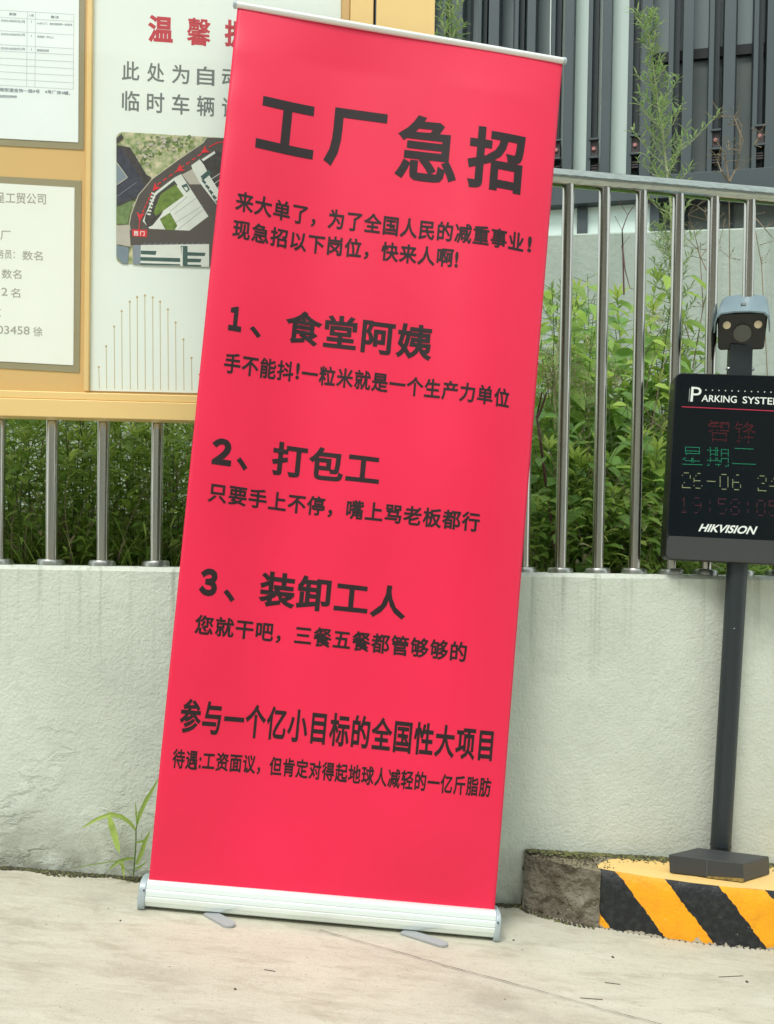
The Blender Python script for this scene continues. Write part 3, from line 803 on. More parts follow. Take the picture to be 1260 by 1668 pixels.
def disc(name, x, z, r, y, m, parent, dome=.2):
    mb = MB(); n = 28; vs = [cl((x, y-r*dome, z))]; 
    for rr, yy in ((.5, -r*dome*.75), (1, 0), (1, .006)):
        for k in range(n): vs.append(cl((x+r*rr*math.cos(2*math.pi*k/n), y+yy, z+r*rr*math.sin(2*math.pi*k/n))))
    fs = [(0, 1+(k+1) % n, 1+k) for k in range(n)]
    for j in range(2): fs += [(1+j*n+k, 1+j*n+(k+1) % n, 1+(j+1)*n+(k+1) % n, 1+(j+1)*n+k) for k in range(n)]
    mb.add(vs, fs); return mb.build(name, m, parent, smooth=40)
ring = disc('lens_ring', .002, -.004, .0265, -.002, M['bodyblack'], cb, .05); disc('lens', .002, -.004, .0235, -.0045, M['lens'], cb, .12)
for s in (-1, 1): disc('lamp', s*.041+.001, .019, .0105, -.003, M['ledlamp'], cb, .25)
# hood: curved shell over the body, sides hanging down
out = [(-.0735, .004), (-.0725, .030), (-.068, .050), (-.057, .060), (-.02, .064), (.02, .064), (.057, .060), (.068, .050), (.0725, .030), (.0735, .004)]
inn = [(x*.955, z-.004 if z > .04 else z) for x, z in out]
mb = MB(); rows = [(-.040, 1.0, .000), (.0, 1.0, .0), (.12, .97, .0), (.225, .92, -.002)]
vs = []; n = len(out)
for y, k, dz_ in rows:
    for x, z in out: vs.append(cl((x*k, y+max(0, .03-z)*.4, z+dz_)))
for y, k, dz_ in rows:
    for x, z in inn: vs.append(cl((x*k, y+max(0, .03-z)*.4, z+dz_)))
o2 = n*len(rows); fs = []
for r in range(len(rows)-1):
    for k in range(n-1):
        fs.append((r*n+k, r*n+k+1, (r+1)*n+k+1, (r+1)*n+k)); fs.append((o2+r*n+k, o2+(r+1)*n+k, o2+(r+1)*n+k+1, o2+r*n+k+1))
for k in range(n-1): fs.append((k, o2+k, o2+k+1, k+1)); r = (len(rows)-1)*n; fs.append((r+k, r+k+1, o2+r+k+1, o2+r+k))
for r in range(len(rows)-1): fs.append((r*n, (r+1)*n, o2+(r+1)*n, o2+r*n)); fs.append((r*n+n-1, o2+r*n+n-1, o2+(r+1)*n+n-1, (r+1)*n+n-1))
mb.add(vs, fs); hd = mb.build('hood', M['hood'], cb, smooth=50)
mb = MB(); mb.add([cl((x, y, .0648)) for x, y in ((-.007, .03), (.007, .03), (.007, .075), (-.007, .075))], [(0, 1, 2, 3)]); mb.build('hood_slot', M['bodyblack'], hd)
mb = MB()
for y in (.043, .062): mb.tube([cl((0, y, .0645)), cl((0, y, .068))], .0042, 10)
mb.build('hood_screw', M['chrome'], hd)

# ---- notice board
BZ0 = 2.775
def BP(off): return Plane((0, BZ0+off, 0), (.075, -1, 0))       # off metres behind the front face
board = empty('notice_board', (-.6, BZ0, WT+.3), label='gold framed notice board on the railing, left of and behind the banner', category='notice board')
DB = Vector((1, .075, 0)).normalized(); NB = Vector((.075, -1, 0)).normalized()
def bpx(name, xa, xb, ya, yb, off, depth, m, parent=board, bevel=.002, wx=None):
    """box on the board; xa..xb pixel columns, ya..yb pixel rows measured at the column mid; level in the place"""
    pl = BP(off); xm = (xa+xb)/2
    p0, p1 = pl.at(xa, (ya+yb)/2), pl.at(xb, (ya+yb)/2); z1, z0 = pl.at(xm, ya).z, pl.at(xm, yb).z
    X = [(p0.x), (p1.x)]
    mb = MB(); vs = []
    for x in X:
        for o in (off, off+depth):
            for z in (z0, z1): vs.append((x, BZ0+o+.075*x, z))
    mb.add(vs, [(0, 1, 3, 2), (4, 6, 7, 5), (0, 4, 5, 1), (2, 3, 7, 6), (0, 2, 6, 4), (1, 5, 7, 3)])
    return mb.build(name, m, parent, bevel=bevel)
YT = -150
bpx('back_panel', -420, 566, YT, 660, .026, .03, M['ochre'])
bpx('bottom_rail', -420, 566, 650, 679, -.004, .06, M['gold'])
bpx('bottom_lip', -420, 565.5, 637.5, 649.6, .004, .05, M['gold'])
bpx('right_stile', 566.5, 604, YT, 679.5, .0, .06, M['gold'])
bpx('side_column', 607, 702, YT, 906, -.002, .09, M['gold'])
bpx('joint_strip', 604, 607, YT, 679, .03, .02, M['dark'], bevel=0)
bpx('divider', 139.5, 147.5, YT, 637, .010, .016, M['gold'])
bpx('top_rail', -420, 566, YT-40, YT-.5, -.004, .06, M['gold'])
# sheets
def quad_sheet(name, pts, off, th, m, **kw):
    pl = BP(off); f_ = [pl.at(*q) for q in pts]; bk = [p-NB*th for p in f_]; n = len(pts)
    mb = MB(); mb.add(f_+bk, [tuple(reversed(range(n))), tuple(range(n, 2*n))]+[(i, (i+1) % n, n+(i+1) % n, n+i) for i in range(n)])
    return mb.build(name, m, kw.pop('parent', None), **kw)
hold1 = quad_sheet('recruitment_notice', [(-260, -60), (138.5, -40), (136, 244), (-260, 223)], .024, .0015, M['tape'],
                   label='printed notice with a ruled table in an olive sleeve, upper left of the notice board', category='notice')
sh1 = quad_sheet('sheet', [(-250, -60), (128.5, -40), (127, 232), (-250, 212)], .0225, .001, M['paper'], parent=hold1)
hold2 = quad_sheet('job_notice', [(-260, 273), (132.5, 294.5), (129, 607), (-260, 585)], .024, .0015, M['tape'],
                   label='job notice with large grey lettering in an olive sleeve, below the table notice', category='notice')
sh2 = quad_sheet('sheet', [(-250, 284), (121, 305.5), (119, 595), (-250, 575)], .0225, .001, M['paper2'], parent=hold2)
poster = quad_sheet('parking_poster', [(148.5, YT+20), (555, YT+40), (553, 645), (146.5, 636.5)], .023, .001, M['poster'],
                    label='white parking notice poster with red heading and aerial map, partly hidden by the banner', category='poster')
def btext(name, rows, off, m, parent):
    pl = BP(off); mb = MB()
    for body, q, bold in rows: put_text(mb, body, px_quad(pl, *q), bold)
    return mb.build(name, m, parent)
def rq(x0, x1, yc, h, sl): return ((x0, yc-h/2), (x1, yc-h/2+sl*(x1-x0)), (x1-.1, yc+h/2+sl*(x1-x0)), (x0-.1, yc+h/2))
T1, T2 = .0222, .0227
# table notice
btext('printed_rows', [('薪资', rq(14.5, 26.5, 22.8, 4.6, .06), .02), ('人数', rq(46, 55, 24.7, 4.2, .06), .01), ('备注', rq(82, 96, 27.3, 4.6, .06), .02),
    ('5000-8000元/月', rq(1, 40, 33.2, 4.2, .06), .015), ('45岁以下，能吃苦耐劳一经录用', rq(60, 117, 38, 4, .045), .01), ('1', rq(50.5, 51.3, 35.5, 3.4, 0), 0),
    ('5000-6000元/月', rq(1, 40, 55.5, 4.2, .04), .015), ('有经验一年以上', rq(60, 87.5, 59.5, 4, .05), .015), ('1', rq(50.5, 51.3, 58.5, 3.4, 0), 0),
    ('5500-6500元/月', rq(1, 40, 78.5, 4.2, .045), .015), ('能适应加班', rq(60, 79.5, 81.6, 4, .05), .015), ('1', rq(50.5, 51.3, 80.7, 3.4, 0), 0),
    ('江南街道金饰一路9号', rq(-9, 64.5, 145.5, 6.6, .05), .02), ('4号厂房4幢，', rq(72.5, 114, 149.5, 6.4, .06), .02), ('05892999', rq(-6, 27, 156.5, 5, .05), .03)], T1, M['bluink'], sh1)
mb = MB(); pl = BP(T1)
def ln(x0, y0, x1, y1, w=.35):
    a, b = pl.at(x0, y0), pl.at(x1, y1); d = (b-a).normalized(); s = d.cross(NB)*(w*2.78/1700)
    mb.add([a-s, b-s, b+s, a+s], [(0, 1, 2, 3)])
for y0, y1 in [(15.5, 23.5), (27.5, 35), (49.5, 57), (72, 79.5), (83.5, 89.5), (94.5, 101), (105.5, 112), (116.5, 123.5), (128, 135), (139, 145.5)]: ln(-250, y0-14, 120, y1)
for x in (44, 57.5, 120): ln(x, 17.5+(x/120)*6, x-1, 139+(x/120)*6)
mb.build('table_lines', M['lineink'], sh1)
btext('printed_rows', [('呈工贸公司', rq(-8, 74.5, 321.5, 18, .035), .012), ('工厂', rq(-18, 17, 382.5, 15, .03), .008), ('务员：', rq(-6, 24, 413.5, 15, .03), .008), ('数名', rq(36, 69, 416, 15.5, .03), .008),
    ('数名', rq(2.5, 34.5, 446, 15.5, .03), .008), ('2', rq(2, 12, 475, 13, .03), .008), ('名', rq(17, 32.5, 477, 15.5, .02), .008), ('文', rq(-12, 1.5, 508, 15, .02), .008),
    ('03458', rq(-5, 48, 537, 13.5, .03), .008), ('徐', rq(53.5, 69, 540, 15.5, .03), .008)], T1, M['paleink'], sh2)
btext('heading', [('温', ((241, 23.5), (282, 27), (281, 71), (240, 68)), .035), ('馨', ((304.5, 27.5), (343.5, 32), (342.5, 76), (303.5, 73)), .02), ('提', ((366, 31), (405, 36), (404, 80), (365, 76)), .035), ('示', ((428, 38), (467, 43), (466, 85), (427, 81)), .035)], T2, M['redink'], poster)
rows = []
for body, x0, y0, h, sp in (('此处为自动识别区域', 198.5, 99, 31, 40.7), ('临时车辆请绕行西门', 198.5, 147, 33, 40.7)):
    for k, ch in enumerate(body):
        x = x0+sp*k; y = y0+.068*(x-x0); rows.append((ch, ((x, y), (x+28.5, y+2), (x+28, y+2+h), (x-.5, y+h)), .014))
btext('poster_lines', rows, T2, M['greyink'], poster)

# ---- aerial map print on the poster (flat print made of coloured areas)
def zc6(x, y): return (180+x/6.632, 200+y/6.632)        # measured on an enlargement
mc = dict(tan=(.48, .44, .28), green=(.16, .24, .09), dk=(.055, .048, .045), road=(.075, .065, .058), roof=(.045, .05, .07), roofl=(.20, .24, .28), wht=(.60, .63, .58),
          lawn=(.15, .24, .04), grn2=(.04, .09, .08), pale=(.42, .40, .34), red=(.62, .02, .03), blue=(.17, .22, .26), line=(.5, .48, .38))
mm = {k: mat('map_'+k, tuple(min(1, c*1.25) for c in v), .42, 0, var=((90, .8, tuple(c*.55 for c in v)) if k in ('tan', 'green', 'dk', 'roof', 'lawn') else (20, .4, tuple(c*.8 for c in v)))) for k, v in mc.items()}
mm['tan'] = mat('map_field', (.66, .60, .40), .45, 0, var=(70, 1, (.16, .27, .08)))
mkeys = list(mm); mb = MB(); lv = [0]
def area(k, pts, off=None):
    lv[0] += 1; pl = BP(.0226-.00001*lv[0]); v = [pl.at(*zc6(*q)) for q in pts]
    mb.add(v, [tuple(reversed(range(len(pts))))], mkeys.index(k))
def line6(k, pts, w):
    lv[0] += 1; pl = BP(.0226-.00001*lv[0]); P_ = [pl.at(*zc6(*q)) for q in pts]
    for a, b in zip(P_, P_[1:]):
        s = (b-a).normalized().cross(NB)*(w/6.632*2.79/1700/2); mb.add([a-s, b-s, b+s, a+s], [(0, 1, 2, 3)], mkeys.index(k))
R_ = 70
corner = lambda cx, cy, a0: [(cx+R_*math.cos(math.radians(a0+15*k)), cy+R_*math.sin(math.radians(a0+15*k))) for k in range(7)]
area('tan', corner(130, 170, 180)+[(1250, 165), (1900, 200), (1900, 1600), (1250, 1558)]+corner(130, 1455, 90))
rg_ = random.Random(5)
for _ in range(260):
    cx_, cy_ = (rg_.gauss(660, 130), rg_.gauss(200, 55)) if rg_.random() < .6 else (rg_.gauss(380, 70), rg_.gauss(340, 70))
    if cy_ < 150 or cx_+1.35*cy_ > 1300 or cx_ < 200: continue
    r_ = rg_.uniform(6, 26); area(rg_.choice(('green', 'lawn', 'tan', 'pale')), [(cx_+r_*rg_.uniform(.5, 1.2)*math.cos(k), cy_+r_*rg_.uniform(.4, 1)*math.sin(k)) for k in range(6)])
area('green', [(60, 900), (240, 830), (200, 1000), (180, 1095), (60, 1100)])
area('dk', [(62, 165), (115, 118), (140, 165), (62, 228)])
area('dk', [(62, 240), (210, 265), (385, 560), (440, 590), (300, 810), (62, 910)]); area('roof', [(62, 280), (110, 270), (330, 600), (360, 690), (300, 790), (62, 890)])
area('blue', [(62, 430), (178, 590), (62, 665)])
for k in range(4): line6('roofl', [(62+k*26, 440+k*40), (100+k*20, 630-k*12)], 4)
line6('line', [(62, 425), (180, 590), (62, 672)], 7); line6('roofl', [(62, 800), (280, 640)], 5)
area('road', [(1045, 160), (1900, 195), (1900, 1560), (215, 1320), (195, 1090), (220, 980), (300, 780), (450, 610), (720, 410), (1000, 215)])
line6('line', [(1030, 165), (1000, 215), (720, 405), (450, 605), (300, 780), (222, 980), (200, 1095), (218, 1200)], 7)
area('pale', [(62, 1110), (200, 1100), (215, 1340), (62, 1310)]); area('blue', [(62, 1320), (195, 1345), (185, 1520), (125, 1522), (62, 1440)])
area('wht', [(345, 1060), (480, 750), (690, 590), (760, 555), (1055, 1010), (850, 1165), (420, 1145)])
area('dk', [(375, 1000), (500, 770), (690, 630), (720, 670), (540, 1000), (450, 1110), (400, 1130), (365, 1060)])
area('lawn', [(460, 970), (540, 770), (700, 665), (790, 790), (490, 1005)]); area('lawn', [(530, 1040), (640, 970), (720, 1110), (690, 1158), (590, 1155)])
area('grn2', [(760, 680), (820, 655), (855, 720), (820, 755)]); area('wht', [(790, 700), (820, 690), (835, 720), (815, 735)])
for k in range(7): line6('wht', [(395+k*7-0, 985-k*38), (430+k*9, 990-k*36)], 18)
line6('grn2', [(690, 625), (520, 760), (480, 800)], 10)
for a in ([(690, 985), (930, 810)], [(700, 1080), (1000, 890)], [(730, 1150), (1010, 930)], [(640, 960), (830, 795)]): line6('blue', a, 4)
area('wht', [(870, 460), (960, 395), (1190, 690), (1180, 930), (970, 660), (905, 580)]); area('dk', [(980, 400), (1120, 300), (1250, 330), (1250, 600), (1160, 720), (1060, 560)])
area('grn2', [(970, 580), (1060, 505), (1090, 545), (1000, 620)]); area('pale', [(770, 560), (880, 500), (970, 665), (850, 665)])
area('wht', [(980, 395), (1120, 305), (1130, 330), (1000, 415)])
for k in range(5): line6('grn2', [(990+k*38, 620+k*55), (1025+k*38, 655+k*55)], 26)
for k in range(4): line6('wht', [(1085+k*30, 610+k*52), (1250, 500+k*60)], 6)
line6('grn2', [(980, 600), (1180, 930)], 6)
area('road', [(205, 1160), (1060, 1170), (1900, 1200), (1900, 1570), (1060, 1555), (1060, 1310), (230, 1300)])
area('roofl', [(240, 1320), (330, 1320), (330, 1530), (240, 1525)]); area('wht', [(325, 1320), (1062, 1310), (1062, 1556), (320, 1535)])
for a in ([(325, 1380), (495, 1385), (485, 1428), (325, 1420)], [(320, 1450), (750, 1462), (750, 1505), (320, 1490)], [(320, 1515), (750, 1528), (750, 1545), (320, 1535)],
          [(790, 1395), (1025, 1405), (1015, 1440), (790, 1435)], [(785, 1465), (980, 1470), (970, 1508), (785, 1505)], [(785, 1530), (978, 1535), (975, 1555), (785, 1550)], [(755, 1330), (830, 1330), (830, 1545), (775, 1545)]): area('grn2', a)
area('wht', [(765, 1340), (778, 1340), (778, 1548), (765, 1548)])
for k in range(12): line6('blue', [(350+k*58, 1312), (375+k*58, 1300)], 8)
# red route
line6('red', [(1240, 205), (1150, 215), (1060, 265)], 10)
for k in range(12):
    a = (1040-k*62, 290+k*44); 
    if a[0] > 500: line6('red', [a, (a[0]-40, a[1]+27)], 12)
for k in range(7): line6('red', [(440-k*20, 760+k*44), (425-k*20, 790+k*44)], 12)
line6('red', [(320, 1000), (303, 1160)], 8)
for x, y, a in ((1015, 300, 148), (745, 500, 145), (485, 700, 130), (318, 1010, 100)):
    r = math.radians(a); c, s = math.cos(r), math.sin(r)
    area('red', [(x+50*c, y+50*s), (x-40*c-45*s, y-40*s+45*c), (x-15*c, y-15*s), (x-40*c+45*s, y-40*s-45*c)])
area('red', [(230, 1150), (392, 1158), (390, 1235), (235, 1225)])
mp = mb.build('map_picture', [mm[k] for k in mkeys], poster)
mb = MB(); pl = BP(.0226-.00001*(lv[0]+6))
for ch, x in (('西', 250), ('门', 318)): put_text(mb, ch, px_quad(pl, zc6(x, 1168), zc6(x+48, 1171), zc6(x+47, 1222), zc6(x, 1218)), .03)
mb.build('map_label', M['white'], mp)
# fan of thin gold lines with dots
mb = MB(); pl = BP(T2)
for k, (x, y) in enumerate([(160.5, 598), (172.5, 564), (185.5, 532), (197.8, 507), (211, 491.5), (223, 484), (235.5, 481.5), (248.3, 484.5), (260.3, 491.5), (273, 504), (285.6, 525.5), (298.5, 553), (311.5, 583), (324.5, 610)]):
    yb = 633+.02*(x-160); a, b = pl.at(x, y), pl.at(x+.8, yb); s = DB*.0008
    mb.add([a-s, a+s, b+s, b-s], [(0, 1, 2, 3)])
    n = 10; r = .0029; mb.add([a+DB*r*math.cos(6.283*i/n)+Vector((0, 0, r*math.sin(6.283*i/n)))+NB*.0002 for i in range(n)], [tuple(range(n))])
mb.build('gold_chart', M['goldink'], poster)
# clear cover in front of the sheets
def mk_pane():
    m = bpy.data.materials.new('clear_cover'); m.use_nodes = True; t = m.node_tree; t.nodes.remove(t.nodes['Principled BSDF'])
    tr = t.nodes.new('ShaderNodeBsdfTransparent'); gl = t.nodes.new('ShaderNodeBsdfGlossy'); gl.inputs['Roughness'].default_value = .03
    fr = t.nodes.new('ShaderNodeFresnel'); fr.inputs[0].default_value = 1.45; mi = t.nodes.new('ShaderNodeMixShader')
    ge = t.nodes.new('ShaderNodeNewGeometry'); fr.inputs[0].default_value = 1.4
    t.links.new(math_(t, 'MULTIPLY', fr.outputs[0], math_(t, 'SUBTRACT', 1.0, ge.outputs['Backfacing'])), mi.inputs[0]); t.links.new(tr.outputs[0], mi.inputs[1]); t.links.new(gl.outputs[0], mi.inputs[2])
    t.links.new(mi.outputs[0], t.nodes['Material Output'].inputs[0]); return m
bpx('clear_cover', -420, 566, YT, 637, .0075, .002, mk_pane(), bevel=0)

# ---- roll-up banner
def at_depth(px, py, y):
    R = ray(px, py); return CP + R*((y-CP.y)/R.y)
bBL, bBR, bTR, bTL = at_depth(240.5, 1450, 2.525), at_depth(804, 1497, 2.578), at_depth(916, 103, 2.787), at_depth(386.5, 12, 2.695)
BNn = (bBR-bBL).cross(bTL-bBL).normalized()
if BNn.y > 0: BNn = -BNn
def wave(u, v):
    h = .020*math.sin(2*math.pi*(u*1.15+.30+.05*math.sin(2.2*v)))*(.35+.65*math.sin(math.pi*min(1, v*.9+.08)))
    h += .006*math.sin(2*math.pi*(u*2.6+.12*v+.03*math.sin(9*v)))*math.sin(math.pi*v)
    h += .0016*math.exp(-u/.035)*math.sin(v*75+3*math.sin(v*13))*max(0, (v-.55))*1.6
    h += -.004*math.exp(-u/.02)*v + -.003*math.exp(-(1-u)/.02)*v
    k = min(1, max(0, v/.10)); k2 = min(1, max(0, (1-v)/.05)); return h*k*k*(3-2*k)*(.25+.75*k2)
def BS(u, v, off=0):
    p = (bBL*(1-u)+bBR*u)*(1-v)+(bTL*(1-u)+bTR*u)*v
    return p+BNn*(wave(u, v)*(1 if v < 1 else 1)+off)
ban = empty('rollup_banner', GROUND.at(520, 1512), label='tall red roll-up banner with black Chinese lettering leaning against the notice board', category='banner')
mb = MB(); NU, NV = 90, 220
vs = [BS(i/NU, j/NV-.012*(1-j/NV)) for j in range(NV+1) for i in range(NU+1)]
mb.add(vs, [(j*(NU+1)+i, j*(NU+1)+i+1, (j+1)*(NU+1)+i+1, (j+1)*(NU+1)+i) for j in range(NV) for i in range(NU)])
sheet = mb.build('banner_sheet', M['banner'], ban, smooth=0)
so_ = sheet.modifiers.new('thickness', 'SOLIDIFY'); so_.thickness = .0008; so_.offset = -1; sheet.data.materials.append(M['bannerback']); so_.material_offset = 1; so_.material_offset_rim = 0
# plane uv of a photo point on the banner (numeric inverse)
def buv(px, py):
    nrm = BNn; R = ray(px, py); u, v = .5, .5
    for _ in range(25):
        p = BS(u, v); t = (p-CP).dot(nrm)/R.dot(nrm); q = CP+R*t; e = q-p
        U = ((bBR-bBL)*(1-v)+(bTR-bTL)*v); W = ((bTL-bBL)*(1-u)+(bTR-bBR)*u)
        # solve e = a U + b W
        a11, a12, a22 = U.dot(U), U.dot(W), W.dot(W); b1, b2 = e.dot(U), e.dot(W); D = a11*a22-a12*a12
        u += (b1*a22-b2*a12)/D; v += (b2*a11-b1*a12)/D
    return u, v
BW_ = (bBR-bBL).length; BH_ = (bTL-bBL).length
def bline(segs, name='print_line'):
    mb = MB()
    for body, pts, bold in segs:
        # pts: left ink x,y ; right ink x,y ; top-left y pair given as four photo points
        uv = [buv(*q) for q in pts]                     # left, right, (top, bottom) pairs
        uL, uR = uv[0][0], uv[1][0]
        tops = uv[2::2]; bots = uv[3::2]
        def lin(ps):
            if len(ps) == 1: return lambda u: ps[0][1]
            (u0, v0), (u1, v1) = ps[0], ps[-1]; return lambda u: v0+(v1-v0)*(u-u0)/(u1-u0)
        ft, fb = lin(tops), lin(bots)
        def S(a, b):
            u = uL+(uR-uL)*a; v = fb(u)*(1-b)+ft(u)*b; return BS(u, v, .0008)
        put_text(mb, body, S, bold)
    return mb.build(name, M['ink'], sheet)
SPACE[0] = 1.10
bline([('工', [(414.8, 243), (513, 215), (470, 165.5), (463, 251)], .034), ('厂', [(525.7, 265), (631, 190), (590, 181), (537, 270.5)], .034),
       ('急', [(642, 280), (742.5, 290), (684, 188), (700, 297)], .026), ('招', [(760, 270), (856, 224), (793, 207), (845, 318)], .030)], 'headline')
bline([('来大单了，为了全国人民的减重事业', [(382.9, 332), (852, 405), (397, 312), (396, 346.7), (847, 378.6), (840, 411)], .026), ('!', [(859, 398), (865.5, 398), (863, 385), (861, 411)], .03)])
bline([('现急招以下岗位，快来人啊', [(378, 380), (737, 432), (387.6, 357), (385, 390), (727, 403.5), (724, 436)], .026), ('!', [(740.5, 423), (746, 423), (744, 410), (743, 436)], .03)])
bline([('１', [(373.5, 510), (393, 530), (385, 499.5), (384, 540)], .058), ('、', [(406, 540), (425, 545), (412, 531), (420, 551)], .03),
       ('食堂阿姨', [(464, 535), (704, 560), (490, 506), (487, 561.4), (690, 529), (686, 587)], .028)])
bline([('手不能抖', [(365, 592), (478, 604), (376, 574.5), (374, 608.6), (468, 588), (466, 621)], .026), ('!', [(482, 600), (488, 600), (486, 591), (483, 618)], .03),
       ('一粒米就是一个生产力单位', [(491, 610), (829.5, 650), (530, 596), (527, 629), (820, 632.4), (817, 664.5)], .026)])
bline([('２', [(344, 735), (376, 755), (360, 713.8), (358, 757.6)], .058), ('、', [(384.5, 755), (403, 760), (391, 744.8), (398, 767)], .03),
       ('打包工', [(442.9, 745), (618, 770), (460, 719.5), (456, 775), (600, 737), (595, 790)], .030)])
bline([('只要手上不停，嘴上骂老板都行', [(338, 810), (781, 850), (352, 786), (349, 819.5), (770, 833.8), (767, 867)], .026)])
bline([('３', [(324, 955), (353.5, 955), (340, 925.8), (338, 971)], .058), ('、', [(363, 970), (382, 975), (370, 959.7), (376, 981)], .03),
       ('装卸工人', [(421.4, 965), (660, 1000), (445, 930.7), (440, 989), (640, 953.8), (634, 1008)], .030)])
bline([('您就干吧，三餐五餐都管够够的', [(316.6, 1020), (759.5, 1065), (330, 1001.6), (327, 1035), (747, 1044.9), (744, 1079)], .024)])
bline([('参与一个亿小目标的全国性大项目', [(292, 1175), (802.8, 1210), (308, 1137), (304, 1194.5), (792, 1186), (788, 1240)], .026)])
bline([('待遇', [(280.7, 1235), (322, 1240), (290, 1219.6), (288, 1252), (315, 1222), (313, 1254.5)], .024), (':', [(323.5, 1245), (327, 1245), (326, 1233), (325, 1252)], .03),
       ('工资面议，但肯定对得起地球人减轻的一亿斤脂肪', [(329.5, 1240), (799, 1285), (345, 1224), (342, 1256), (790, 1266), (787, 1299)], .024)])
SPACE[0] = 1.0
# top rail with end caps
W_t = (bTR-bTL).normalized(); a, b = bTL-W_t*.004, bTR+W_t*.002
mb = MB(); cH = (bTL-bBL).normalized()
mb.tube([a+cH*.006, b+cH*.006], .0085, 16); tb = mb.build('top_bar', M['whitebar'], ban, smooth=40)
for p, s in ((a, -1), (b, 1)):
    mb = MB(); mb.tube([p+cH*.006-W_t*.001*s, p+cH*.006+W_t*.005*s, p+cH*.006+W_t*.008*s], [.0098, .0098, .006], 14); mb.build('end_cap', M['cap'], tb, smooth=40)
# base cassette: extruded profile, end caps, swivel feet
hl, hr = GROUND.at(231, 1484), GROUND.at(806, 1536)
HX = (hr-hl).normalized(); HZ = (cH*.35+Vector((-GS, 0, 1)).normalized()*.65).normalized()
HMx = frame(hl, HX, HZ); HL = (hr-hl).length
def prof_pts(k=1.0):
    out = []; key = [(0.004, .001), (-.006, .006), (-.010, .014), (-.0105, .0165), (-.0125, .0175), (-.0145, .027), (-.0145, .0285), (-.0125, .030), (-.0125, .0315), (-.0145, .033), (-.0135, .043), (-.0105, .0475), (-.0125, .0495), (-.009, .060), (-.001, .0665), (.008, .0685), (.020, .068), (.034, .066), (.060, .060), (.074, .045), (.078, .025), (.074, .006), (.066, .001)]
    return [(y+.012, z) for y, z in [(a, b+.006) for a, b in key]]
PR = prof_pts(); mb = MB(); n = len(PR); vs = [HMx @ Vector((x, y, z)) for x in (0.004, HL-.004) for y, z in PR]
mb.add(vs, [tuple(range(n)), tuple(range(2*n-1, n-1, -1))]+[(i, n+i, n+(i+1) % n, (i+1) % n) for i in range(n)])
cas = mb.build('base_cassette', M['alu'], ban, smooth=28)
for x0, x1 in ((-.014, .004), (HL-.004, HL+.010)):
    mb = MB(); k = 1.09; cyy, czz = .045, .034
    pr = []
    for i in range(28):
        t = 2*math.pi*i/28; c_, s_ = math.cos(t), math.sin(t)
        pr.append((cyy+math.copysign(abs(c_)**.55, c_)*.050, czz+math.copysign(abs(s_)**.62, s_)*.0385))
    n2 = len(pr); vs = [HMx @ Vector((x, y, z)) for x in (x0, x1) for y, z in pr]
    mb.add(vs, [tuple(range(n2)), tuple(range(2*n2-1, n2-1, -1))]+[(i, n2+i, n2+(i+1) % n2, (i+1) % n2) for i in range(n2)])
    ec = mb.build('end_cap', M['cap'], ban, bevel=.004)
    mb = MB(); c = HMx @ Vector(((x1+.0 if x0 < 0 else x0)+(-.004 if x0 < 0 else .005), -.0045, .052)); mb.tube([c, c-(HMx.to_3x3() @ Vector((0, .003, 0)))], .002, 8); mb.build('screw', M['dark'], ec)
for (x, y), (x2, y2) in (((352, 1497), (378, 1512)), ((675, 1526), (728, 1543))):
    p0, p1 = GROUND.at(x, y), GROUND.at(x2, y2); d = (p1-p0).normalized(); s = Vector((-d.y, d.x, 0))*.0165
    up_ = Vector((0, 0, .008)); bk_ = p0-d*.032
    P_ = [bk_-s, p1-d*.012-s, p1-d*.003-s*.6, p1+d*.001, p1-d*.003+s*.6, p1-d*.012+s, bk_+s]
    if (P_[1]-P_[0]).cross(P_[-1]-P_[0]).z < 0: P_ = P_[::-1]
    n = len(P_); mb = MB(); mb.add([p+Vector((0, 0, .0008)) for p in P_]+[p+up_ for p in P_], [tuple(reversed(range(n))), tuple(range(n, 2*n))]+[(i, (i+1) % n, n+(i+1) % n, n+i) for i in range(n)])
    mb.build('swivel_foot', M['foot'], ban, bevel=.0018)
mb = MB(); mid0 = HMx @ Vector((HL*.5, .06, .05)); mid1 = bTL*.5+bTR*.5-BNn*.012
mb.tube([mid0, mid1], .006, 10); mb.build('support_pole', M['alu'], ban, smooth=40)

# ================================================================= PLANTS
def leaf(mb, p, d, up, L, W, droop, col, kind='lance', seg=3, mi=0):
    d = d.normalized(); s = d.cross(up)
    if s.length < 1e-4: s = Vector((1, 0, 0))
    s.normalize(); nrm = s.cross(d).normalized()
    shape = {'lance': [(.0, .15), (.33, 1), (.68, .72), (1, 0)], 'broad': [(0, .12), (.22, .85), (.55, 1), (1, 0)], 'blade': [(0, .8), (.33, 1), (.7, .7), (1, 0)]}[kind]
    rows = []
    for t, wv in shape:
        c = p+d*(L*t)-Vector((0, 0, 1))*(droop*L*t*t)
        hw_ = W*.5*wv; fold = nrm*(hw_*.35)
        rows.append((c+s*hw_+fold, c, c-s*hw_+fold))
    vs = [v for r in rows[:-1] for v in r]+[rows[-1][1]]
    fs = []
    for i in range(len(rows)-2):
        b = i*3; fs += [(b, b+1, b+4, b+3), (b+1, b+2, b+5, b+4)]
    b = (len(rows)-2)*3; fs += [(b, b+1, b+3), (b+1, b+2, b+3)]
    mb.add(vs, fs, mi, col)
def tone(a, b, y=0.0): return (min(1, max(0, random.uniform(a, b))), y if random.random() < .9 else min(1, y+.35), 0, 1)
